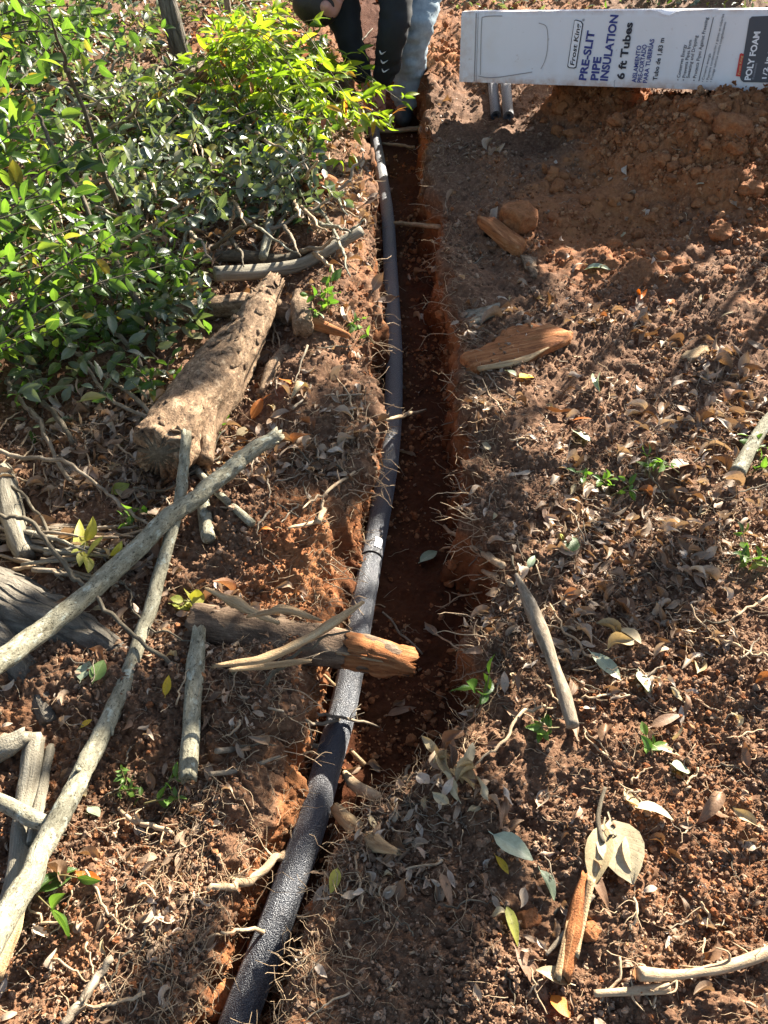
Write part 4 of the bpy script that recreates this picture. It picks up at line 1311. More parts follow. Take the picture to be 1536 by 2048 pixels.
tree_trunk('tree', b, .022, b + np.array([.1, .3, 2.2]), 'thin sapling stem behind the yellow green shrub at the top', seed=8, flare=1.1, mat='twig')
# unseen trees added towards the sun, leaf clusters set to shade chosen spots
def sun_tree(tx, ty, dist, r0, seed, cr, nleaf, label, clumps=30):
    """a tree whose crown stands in the sun's way to the ground point (tx, ty)"""
    c = np.array([tx, ty, 0]) + np.array(S_DIR) * dist
    bx, by = c[0] + .3, c[1] + .2
    tree_trunk('tree', (bx, by, zg(bx, by)), r0, (c[0] + .05, c[1], c[2] - .1), label, crown=c, seed=seed, nleaf=nleaf, cr=cr, clumps=clumps, lsize=.13)
def shade_tree(label, spots, t, r0, seed, minpx=1720, dense=1.0):
    """a tree whose leaf clusters stand in the sun's way to some places on the ground"""
    g = np.random.default_rng(seed)
    C = []
    for px, py, rad in spots:
        C.append((at(px, py) + np.array(S_DIR) * (t + g.uniform(-.35, .35)), rad * .62))
    m = np.mean([c for c, _ in C], 0)
    by = m[1] + .2
    bx = max(m[0], (minpx - PW / 2) / FPX * (by * CP + (CAM_H - zg(0, by)) * SP))
    root = empty('tree', (bx, by, zg(bx, by)), label, 'tree')
    base = np.array([bx, by, zg(bx, by) - .1]); top = np.array([bx * .7 + m[0] * .3, by, m[2] + .9])
    n = 30; tt = np.linspace(0, 1, n)
    P = catmull([base, (base + top) / 2 + np.array([g.normal(0, .08), g.normal(0, .08), 0]), top], n)
    child_tube('trunk', root, P, r0 * (1 - .6 * tt), 'oldbark', 12, .1, seed)
    mg = Merge()
    for q, (c, rad) in enumerate(C):
        i = int(np.clip(np.searchsorted(P[:, 2], c[2] - .3), 6, n - 2))
        mid = (P[i] + c) / 2 + np.array([0, 0, .12])
        child_tube('limb', root, catmull([P[i], mid, c], 12), np.linspace(.008, .003, 12), 'oldbark', 6, .05, seed + q)
        for _ in range(int((10 + 620 * rad) * dense)):
            o_ = g.normal(0, 1, 3) * np.array([rad, rad, rad]) * .62
            Rm = frame_from(g.normal(0, 1, 3), g.normal(0, .5, 3) + np.array(S_DIR))
            ls = .085 * g.uniform(.6, 1.3)
            quad = np.array([[0, 0, 0], [.3, .45, .04], [0, 1, -.05], [-.3, .45, .04]]) * ls
            mg.add(quad @ Rm.T + c + o_, np.array([[0, 1, 2, 3]]), rnd=g.random(), uv=np.array([[.5, 0], [1, .5], [.5, 1], [0, .5]]))
    V, F, kw = mg.out()
    world_obj('foliage', V, F, M['crown'], root, **kw)['kind'] = 'stuff'
shade_tree('unseen slim leafy tree added for shade beyond the right edge, nearest the camera', [(790, 1770, .08), (865, 1900, .10), (720, 2000, .07), (610, 1760, .05), (330, 1990, .07)], 4.2, .022, 71)
shade_tree('unseen slim leafy tree added for shade beyond the right edge, second from the camera', [(630, 930, .10), (690, 975, .07), (210, 1150, .08), (90, 1270, .09), (510, 1390, .10), (420, 1330, .06), (240, 1410, .06), (560, 1480, .06)], 4.8, .024, 72)
shade_tree('unseen leafy tree added for shade beyond the right edge, level with the big clay lump', [(1210, 1250, .06), (1350, 1160, .05), (1440, 770, .05), (1010, 1010, .04)], 4.2, .024, 73)
shade_tree('unseen leafy tree added for shade beyond the right edge, behind the spoil heap', [(900, 330, .10), (930, 430, .12), (965, 550, .11), (1250, 590, .06), (870, 650, .06), (778, 480, .14), (785, 560, .18), (789, 640, .18), (789, 720, .18), (786, 800, .17), (784, 880, .10), (775, 1010, .09), (790, 1070, .09), (900, 760, .06)], 4.6, .026, 74, dense=2.2)
shade_tree('unseen tall leafy tree added up the slope to shade the left bank', [(180, 760, .15), (120, 690, .12), (250, 850, .11), (460, 530, .08), (60, 880, .12), (220, 940, .09), (60, 980, .06), (110, 800, .14), (640, 860, .08)], 6.0, .028, 75, 1900)

# ------------------------------------------------------------------ leafy plants
def shrub(name, label, cat, base, tips, kind, mat, lsize, spacing, stem_r=.004, group=None, individual=300, start=.3, arch=.12, seed=0, stem_mat='darktwig', jitter=.35, pairs=2, droop=-.1, up=.6, trif=False):
    g = np.random.default_rng(seed)
    root = empty(name, tuple(base), label, cat, group)
    base = np.array(base, float)
    leaves = []
    for q, tip in enumerate(tips):
        tip = np.array(tip, float)
        L = np.linalg.norm(tip - base)
        b0 = base + np.append(g.normal(0, .03, 2), 0)
        mid = b0 * .5 + tip * .5 + np.array([0, 0, arch * L]) + g.normal(0, .05, 3) * L
        P = catmull([b0, mid, tip], 22)
        child_tube('stem', root, P, np.linspace(stem_r * g.uniform(.8, 1.3), .0011, 22), stem_mat, 6, .05, seed + q)
        SL = np.concatenate([[0], np.cumsum(np.linalg.norm(np.diff(P, axis=0), axis=1))])
        s = SL[-1] * start
        side = g.uniform(0, 6.28)
        while s <= SL[-1] + 1e-6:
            p = np.array([np.interp(s, SL, P[:, k]) for k in range(3)])
            i = min(20, int(np.searchsorted(SL, s)))
            T = P[min(i + 1, 21)] - P[max(i - 1, 0)]; T /= np.linalg.norm(T) + 1e-9
            a = np.cross(T, [0, 0, 1.]); a /= np.linalg.norm(a) + 1e-9
            bb = np.cross(a, T)
            side += 1.57 + g.normal(0, .3)
            if trif:
                # leaflets in threes on a short stalk
                d0 = a * math.cos(side) + bb * math.sin(side) * .6 + T * .5; d0 /= np.linalg.norm(d0)
                e = p + d0 * lsize * g.uniform(.5, 1.1)
                child_tube('leaf_stalk', root, np.array([p, (p + e) / 2 + [0, 0, .004], e]), .0009, 'lime_stem', 4, 0, 0)
                for an in (-1.0, 0, 1.0):
                    w = np.cross(d0, [0, 0, 1.])
                    d = d0 * math.cos(an) + w * math.sin(an) + g.normal(0, .15, 3)
                    leaves.append((e, d + np.array([0, 0, droop]), lsize * g.uniform(.75, 1.25)))
            else:
                for sgn in range(pairs):
                    an = side + math.pi * sgn
                    d = a * math.cos(an) + bb * math.sin(an) + T * g.uniform(.3, .9) + g.normal(0, jitter * .5, 3) + np.array([0, 0, droop])
                    leaves.append((p, d, lsize * g.uniform(.6, 1.25)))
            s += spacing * g.uniform(.7, 1.3)
        leaves.append((P[-1], P[-1] - P[-3], lsize * g.uniform(.7, 1.)))
    # leaves that show largest first
    leaves.sort(key=lambda q: np.linalg.norm(q[0] - CAMP) / q[2])
    mg = Merge()
    shp = leaf_shapes(kind)
    bl = np.array(root_loc(root))
    for k, (p, d, ls) in enumerate(leaves):
        n = np.array([0, 0, 1.]) * up + g.normal(0, .55, 3)
        Rm = frame_from(d, n)
        if k < individual:
            o = bpy.data.objects.new('leaf', leaf_mesh(kind, k, mat))
            COL.objects.link(o); o.parent = root
            o.matrix_local = m4(Rm, ls, p - bl)
        else:
            V, F, U = shp[k % len(shp)]
            mg.add((V * ls) @ Rm.T + p, F, rnd=g.random(), uv=U)
    if mg.n:
        V, F, kw = mg.out()
        o = world_obj('foliage', V, F, M[mat], root, **kw)
        o['kind'] = 'stuff'
    return root
M['lime_stem'] = mat_flat('red_green_stem', (.16, .13, .05), .6, .3, .2)

def tips_in(poly, n, f0, f1, seed):
    """points in the air above the region of the ground seen inside a picture rectangle"""
    g = np.random.default_rng(seed)
    out = []
    while len(out) < n:
        x0, y0, x1, y1 = poly
        px, py = g.uniform(x0, x1), g.uniform(y0, y1)
        out.append(toward(px, py, hit(px, py)[2] * g.uniform(f0, f1)))
    return out

# near bush at the left edge, bright big leaves
b1 = on_plane(-330, 820); b1[2] = zg(b1[0], b1[1])
shrub('leafy_bush', 'bright green leafy bush reaching in from the left edge over the litter', 'bush', b1,
      tips_in((40, 200, 250, 400), 10, .58, .74, 1) + tips_in((-60, 60, 170, 330), 12, .56, .76, 2), 'green', 'lush', .074, .062, .006, individual=230, seed=31, start=.35)
b2 = on_plane(-220, 930); b2[2] = zg(b2[0], b2[1])
shrub('leafy_bush', 'darker green bush at the left edge below the bright one', 'bush', b2,
      tips_in((-60, 380, 270, 600), 10, .68, .86, 3) + tips_in((150, 420, 400, 560), 9, .74, .88, 4) + tips_in((-60, 560, 200, 680), 4, .75, .9, 14), 'green', 'lush', .052, .046, .005, individual=290, seed=32, start=.4)
b3 = on_plane(-120, 240); b3[2] = zg(b3[0], b3[1])
shrub('leafy_bush', 'tall green bush in the top left corner', 'bush', b3,
      tips_in((-80, -60, 230, 160), 14, .66, .88, 5) + tips_in((60, -70, 330, 90), 9, .78, .92, 25), 'green', 'lush', .075, .075, .006, individual=170, seed=33, start=.35)
# stiff dark stems of that bush lying over the litter
for k, (pts, ws) in enumerate((([(100, 25, .9), (130, 110, .8), (150, 170, .7), (240, 420, .1)], [5, 7, 9, 12]), ([(60, 190, .5), (130, 330, .35), (300, 640, .05)], [5, 9, 14]),
                               ([(0, 620), (110, 700), (230, 790), (330, 870), (375, 905)], [7, 8, 9, 9, 8]), ([(95, 560), (180, 620), (250, 690), (290, 740)], [9, 12, 12, 8]),
                               ([(10, 760), (70, 850), (140, 960)], [8, 10, 8]), ([(0, 900), (70, 925), (140, 950), (240, 1010), (300, 1050)], [9, 8, 8, 7, 6]))):
    stick('woody_vine', [p if len(p) > 2 else (*p, .05) for p in pts], ws, 'twig' if k > 1 else 'darktwig', 'bare woody stem ' + where(*pts[1][:2]), 'vine', 'woody stems in the left undergrowth', mode='ends', sides=7, n=30, wig=.004)
# nandina-like shrub with lime leaves reaching over the trench
b4 = at(395, 175)
shrub('lime_shrub', 'yellow green shrub with lance shaped leaves reaching over the trench to the jeans', 'shrub', b4,
      tips_in((480, 110, 690, 250), 8, .82, .95, 6) + tips_in((680, 140, 815, 240), 13, .80, .88, 7) + tips_in((500, 200, 720, 330), 9, .86, .97, 17) + tips_in((600, 180, 790, 260), 7, .82, .9, 18), 'lance', 'lime', .078, .085, .0035, individual=300, seed=41, start=.35, trif=True, stem_mat='lime_stem', arch=.18)
b5 = at(440, 120)
shrub('lime_shrub', 'yellow green shrub beside the slim grey tree at the top', 'shrub', b5,
      tips_in((390, 20, 520, 170), 6, .84, .95, 8) + tips_in((500, -20, 580, 70), 3, .86, .96, 9), 'lance', 'lime', .075, .085, .0035, individual=240, seed=42, start=.3, trif=True, stem_mat='lime_stem', arch=.2)
# dull glossy undergrowth behind
UG = [(150, 330, 'under the bright green bush'), (300, 300, 'below the slim grey tree'), (430, 280, 'in the middle of the left slope'), (560, 270, 'close to the far left trench edge'), (240, 180, 'left of the slim grey tree'), (120, 110, 'at the very top left'), (500, 230, 'below the yellow green shrub'),
      (300, 400, 'above the dark shaded branch'), (420, 400, 'left of the short white branch'), (500, 350, 'above the short white branch'), (600, 400, 'right of the short white branch'), (360, 240, 'at the foot of the slim grey tree'), (60, 30, 'in the very corner at the top left'), (190, 30, 'at the top edge left of the slim grey tree'), (290, 50, 'at the top edge beside the slim grey tree')]
for k, (px, py, lab) in enumerate(UG):
    b = at(px, py + 30)
    shrub('undergrowth_plant', 'low shiny dark green plant ' + lab, 'plant', b, tips_in((px - 95, py - 95, px + 95, py + 35), 11 if k < 8 else 9, .86, .985, 60 + k), 'green', 'dull', .055, .042, .003, 'low shiny plants on the left slope',
          individual=36, seed=70 + k, start=.3, arch=.2)
for k, (px, py) in enumerate(((60, 560), (230, 640), (360, 560), (120, 700), (300, 760), (640, 140))):
    b = at(px, py + 20)
    shrub('undergrowth_plant', ['low green plant under the darker bush', 'low green plant by the half hidden brown log', 'leafy shoot above the shorter rotten log', 'low leafy plant in shade beneath the darker bush', 'leafy shoot touching the thick bark log', 'low plant on the far left trench edge near the dark sleeves'][k], 'plant', b,
          tips_in((px - 60, py - 60, px + 60, py + 30), 7, .90, .98, 90 + k), 'green', 'lush' if k < 5 else 'lime', .042, .045, .0025, individual=40, seed=95 + k, start=.3, arch=.2)
# background bushes behind the box
for k, (px, py, mat) in enumerate(((1100, -15, 'lime'), (1250, -10, 'lush'), (1400, -10, 'dull'), (960, -20, 'dull'))):
    b = at(px, py) + np.array([0, .25, 0]); b[2] = zg(b[0], b[1])
    tp = [b + np.array([RNG.normal(0, .3), RNG.normal(0, .15), RNG.uniform(.05, .5)]) for _ in range(14)]
    shrub('background_bush', ['lime leaved', 'bright green', 'dull green', 'grey green'][k] + ' bush behind the box, ' + ['near its middle', 'right of the lime leaved one', 'beside the grey trunk', 'behind its left end'][k], 'bush', b, tp, 'green', mat, .085, .09, .005, individual=16, seed=120 + k, start=.2)

# small sprigs on the banks
def sprig(px, py, n, ls, label, mat='sprig', kind='green', h=.05, seed=0):
    b = at(px, py); g = np.random.default_rng(seed + 500)
    tips = [b + np.array([g.normal(0, h * .7), g.normal(0, h * .7), h * g.uniform(.5, 1.2)]) for _ in range(n)]
    return shrub('sprig', label, 'plant', b, tips, kind, mat, ls, ls * .9, .0015, seed=seed, start=.45, stem_mat='lime_stem')
sprig(985, 1408, 2, .045, 'green weed with two long leaves at the right trench edge', h=.05, seed=1)
sprig(655, 622, 5, .045, 'small bright sprig on the left bank near the reddish root end', h=.07, seed=2)
sprig(710, 662, 3, .035, 'tiny sprig at the left trench edge', h=.05, seed=3)
sprig(1310, 945, 5, .032, 'small green sprig on the right bank near the pale branch end', h=.04, seed=4)
sprig(1228, 975, 4, .030, 'little green sprig left of the other sprig on the right bank', h=.035, seed=5)
sprig(1160, 965, 2, .028, 'lone tiny green shoot on the right bank litter', h=.025, seed=6)
sprig(1500, 1130, 6, .035, 'dark green tuft at the right edge in leaf litter', 'lush', h=.05, seed=7)
sprig(1520, 930, 4, .036, 'green sprig beside the pale branch end at right edge', h=.04, seed=8)
sprig(355, 1588, 3, .024, 'pale green seedling below the short stick', h=.025, seed=9)
sprig(262, 1568, 5, .016, 'fine green weed between pale pole and short stick', 'sprig', h=.03, seed=10)
sprig(60, 800, 4, .04, 'small green plant in the dark litter at the left', h=.05, seed=11)
sprig(170, 1100, 2, .05, 'yellow green seedling over the pile of dry stems', 'yellowgreen', h=.06, seed=12)
sprig(380, 1215, 2, .035, 'round leaved seedling above the rotten log', 'yellowgreen', 'round', h=.03, seed=13)
sprig(265, 1040, 3, .03, 'green sprig among dry stems near the pole', h=.03, seed=14)
sprig(460, 860, 3, .03, 'green shoot at the lower end of the bark log', h=.035, seed=15)
sprig(100, 1790, 2, .05, 'thin stemmed green weed beside the foot of the long pole', 'lush', h=.05, seed=16)
sprig(1085, 1465, 2, .03, 'pale green leaflet pair below the brown pointed stick', h=.02, seed=17)
sprig(1310, 1490, 2, .032, 'green leaflets among clods on the lower right bank', h=.02, seed=18)

# ------------------------------------------------------------------ person bending over the far end of the tube
def skin_mesh(name, verts, edges, radii, root=0, sub=2):
    me = bpy.data.meshes.new(name)
    me.from_pydata([tuple(v) for v in verts], edges, [])
    o = bpy.data.objects.new(name, me)
    COL.objects.link(o)
    md = o.modifiers.new('skin', 'SKIN'); md.use_smooth_shade = True
    md.branch_smoothing = .3
    s = o.modifiers.new('sub', 'SUBSURF'); s.levels = sub; s.render_levels = sub
    for k, r in enumerate(radii):
        r = (r, r) if not isinstance(r, tuple) else r
        me.skin_vertices[0].data[k].radius = r
        me.skin_vertices[0].data[k].use_root = (k == root)
    dg = bpy.context.evaluated_depsgraph_get()
    m2 = bpy.data.meshes.new_from_object(o.evaluated_get(dg))
    bpy.data.objects.remove(o)
    m2.name = name
    return m2

def person():
    P0 = at(806, 236)
    P0[2] = float(floorZ(P0[1]))
    B = lambda x, y, z: (P0[0] + x, P0[1] + y, P0[2] + z)
    ankL, kneL, hipL = (0, 0, .09), (.07, -.06, .49), (.16, .30, .86)
    ankR, kneR, hipR = (.06, .44, .09), (.02, .32, .50), (-.05, .36, .86)
    pel, sp1, sp2, chest, neck, headb, headt = (.05, .36, .90), (.02, .20, .90), (-.08, .02, .88), (-.18, -.12, .83), (-.28, -.24, .84), (-.35, -.28, .75), (-.42, -.32, .61)
    shL, elL, wrL = (-.04, -.14, .78), (-.06, -.30, .54), (-.125, -.22, .24)
    shR, elR, wrR = (-.33, -.06, .78), (-.33, -.16, .52), (-.215, -.20, .24)
    vs = [pel, sp1, sp2, chest, neck, headb, headt, hipL, kneL, ankL, hipR, kneR, ankR, shL, elL, wrL, shR, elR, wrR]
    rd = [.12, .12, .13, .13, .062, .085, .072, .09, .062, .045, .09, .062, .045, .07, .046, .030, .07, .046, .030]
    ed = [(0, 1), (1, 2), (2, 3), (3, 4), (4, 5), (5, 6), (0, 7), (7, 8), (8, 9), (0, 10), (10, 11), (11, 12), (3, 13), (13, 14), (14, 15), (3, 16), (16, 17), (17, 18)]
    def add(p, r, par):
        vs.append(p); rd.append(r); ed.append((par, len(vs) - 1)); return len(vs) - 1
    for wr, w, sgn in ((15, wrL, -1), (18, wrR, 1)):
        w = np.array(w)
        palm = add(tuple(w + [sgn * .01, -.015, -.075]), (.034, .018), wr)
        for q, (dx, ln) in enumerate(((-.027, .068), (-.009, .078), (.009, .074), (.027, .058))):
            k1 = add(tuple(w + [sgn * .012 + dx, -.025, -.075 - ln * .55]), .0095, palm)
            k2 = add(tuple(w + [sgn * .03 + dx * .9, -.02, -.075 - ln * .95]), .0085, k1)
            add(tuple(w + [sgn * .05 + dx * .8, .0, -.075 - ln * 1.1]), .007, k2)
        t1 = add(tuple(w + [sgn * .045, -.02, -.06]), .011, palm)
        add(tuple(w + [sgn * .062, -.02, -.10]), .009, t1)
    # nose and ears on the head
    for off, r in (((-.02, -.095, -.01), .016), ((.085, .02, .02), .018), ((-.085, -.02, .02), .018)):
        add(tuple(np.array(headb) * .45 + np.array(headt) * .55 + np.array(off)), r, 6 if r < .017 else 5)
    for an in ((0, 0, 0), (.06, .44, 0)):
        par = 9 if an[0] == 0 else 12
        add((an[0] + .0, an[1] - .14, .04), (.045, .03), par)
    W = [B(*v) for v in vs]
    me = skin_mesh('person', W, ed, rd, 0, 2)
    me.materials.append(M['skin'])
    me.transform(Matrix.Translation(-Vector(B(0, 0, 0))))
    root = link('person', me, B(0, 0, 0))
    tag(root, 'person in dark long sleeves and faded jeans bending down to the far tube end', 'person')
    def cloth(name, pts, edges, radii, mat, rt=0, sub=2, wr=.0):
        m = skin_mesh(name, [B(*p) for p in pts], edges, radii, rt, sub)
        co = np.empty(len(m.vertices) * 3, np.float32); m.vertices.foreach_get('co', co); co = co.reshape(-1, 3)
        if wr:
            nn = np.empty(len(m.vertices) * 3, np.float32); m.vertices.foreach_get('normal', nn)
            co = co + nn.reshape(-1, 3) * (wr * fbm(co * np.array([1, 1, 2.2], np.float32), 14, 3, 9))[:, None]
        co = co - np.array(B(0, 0, 0), np.float32)
        m.vertices.foreach_set('co', co.astype(np.float32).ravel())
        m.materials.append(M[mat]); m.update()
        return link(name, m, (0, 0, 0), root)
    def lerp(a, b, t): return tuple(np.array(a) * (1 - t) + np.array(b) * t)
    cloth('jeans', [(.05, .40, .86), hipL, lerp(hipL, kneL, .5), kneL, lerp(kneL, ankL, .5), (0, .01, .06), hipR, lerp(hipR, kneR, .5), kneR, lerp(kneR, ankR, .5), (.06, .45, .06)],
          [(0, 1), (1, 2), (2, 3), (3, 4), (4, 5), (0, 6), (6, 7), (7, 8), (8, 9), (9, 10)], [.15, .125, .115, .098, .088, .085, .125, .11, .095, .086, .085], 'jeans', 0, 3, .016)
    sh = cloth('shirt', [(.04, .34, .90), sp1, sp2, chest, lerp(chest, neck, .6), shL, lerp(shL, elL, .5), elL, lerp(elL, wrL, .5), lerp(elL, wrL, .97), shR, lerp(shR, elR, .5), elR, lerp(elR, wrR, .5), lerp(elR, wrR, .97), (.0, .10, .72)],
               [(0, 1), (1, 2), (2, 3), (3, 4), (3, 5), (5, 6), (6, 7), (7, 8), (8, 9), (3, 10), (10, 11), (11, 12), (12, 13), (13, 14), (2, 15)], [.17, .165, .17, .165, .085, .11, .105, .088, .078, .06, .11, .10, .088, .07, .055, .14], 'shirt', 3, 3, .009)
    hd = np.array(headb) * .5 + np.array(headt) * .5
    V, F = ico(4, 77, .06)
    V = V * np.array([.108, .10, .12]); V = V[:, :]
    ax = np.array(headb) - np.array(headt)
    hair_c = np.array(B(*(hd + np.array([-.075, .02, -.035]))))
    world_obj('hair', V + hair_c, F, M['hair'], root)
    V2, F2 = ico(2, 5, .02)
    for dx in (-.03, .03):
        world_obj('eye', V2 * .009 + np.array(B(*(hd + np.array([dx - .01, -.076, .01])))), F2, M['hair'], root)
    for an in (ankL, ankR):
        V, F = ico(3, 6, .06)
        V = V * np.array([.055, .145, .05]); V[:, 2] = np.maximum(V[:, 2], -.035)
        world_obj('boot', V + np.array(B(an[0], an[1] - .06, .045)), F, M['boot'], root)
    # three small white check marks on the near sleeve
    bpy.context.view_layer.update()
    for py, px in ((106, 766), (124, 769), (142, 771)):
        d = ray(px, py); d /= np.linalg.norm(d)
        og = Vector(CAMP) - root_loc(sh)
        ok, loc, nor, _ = sh.ray_cast(og, Vector(d))
        if not ok: continue
        loc = np.array(loc + root_loc(sh)); nor = np.array(nor)
        sw = np.array([(-.020, .010), (-.017, -.001), (-.010, -.008), (.0, -.005), (.022, .012), (.0, .002), (-.008, -.001), (-.013, .002)]) * 1.0
        x = np.cross([0, 0, 1.], nor); x /= np.linalg.norm(x); y = np.cross(nor, x)
        top = loc + sw[:, :1] * x + sw[:, 1:] * y + nor * .006
        n = len(top)
        V = np.vstack([top, top - nor * .012])
        sd = np.array([[k, (k + 1) % n, n + (k + 1) % n, n + k] for k in range(n)])
        world_obj('check_mark', V, [sd, np.arange(n)[None]], M['white'], sh, smooth=False)
person()

# ------------------------------------------------------------------ single fallen leaves
def fallen(px, py, L, mat, label, yaw=None, kind='dry', k=None, pitch=0.0, roll=0.0, lift=.008, name='fallen_leaf', group=None, end=None):
    p, nn, _ = hit(px, py)
    g = random.Random(int(px * 31 + py))
    if end is not None:
        q = hit(*end)[0]
        d = q - p; L = np.linalg.norm(d); d = d / L
        L = min(L, 1.15 * math.dist((px, py), end) / FPX * (p[1] * CP - (p[2] - CAM_H) * SP))
        d = d + np.array([0, 0, pitch])
    else:
        a = yaw if yaw is not None else g.uniform(0, 6.28)
        d = np.array([math.cos(a), math.sin(a), pitch])
    n = np.array([0, 0, 1.]) * .8 + nn * .3 + np.array(S_DIR) * (.5 if end is not None else .1) + np.array([g.gauss(0, .2), g.gauss(0, .2), 0]) + np.array([roll, 0, 0])
    k = k if k is not None else g.randrange(12)
    o = bpy.data.objects.new(name, leaf_mesh(kind, k, mat, name))
    COL.objects.link(o)
    o.matrix_world = m4(frame_from(d, n), L, p + np.array([0, 0, lift]))
    return tag(o, label, 'leaf', group)

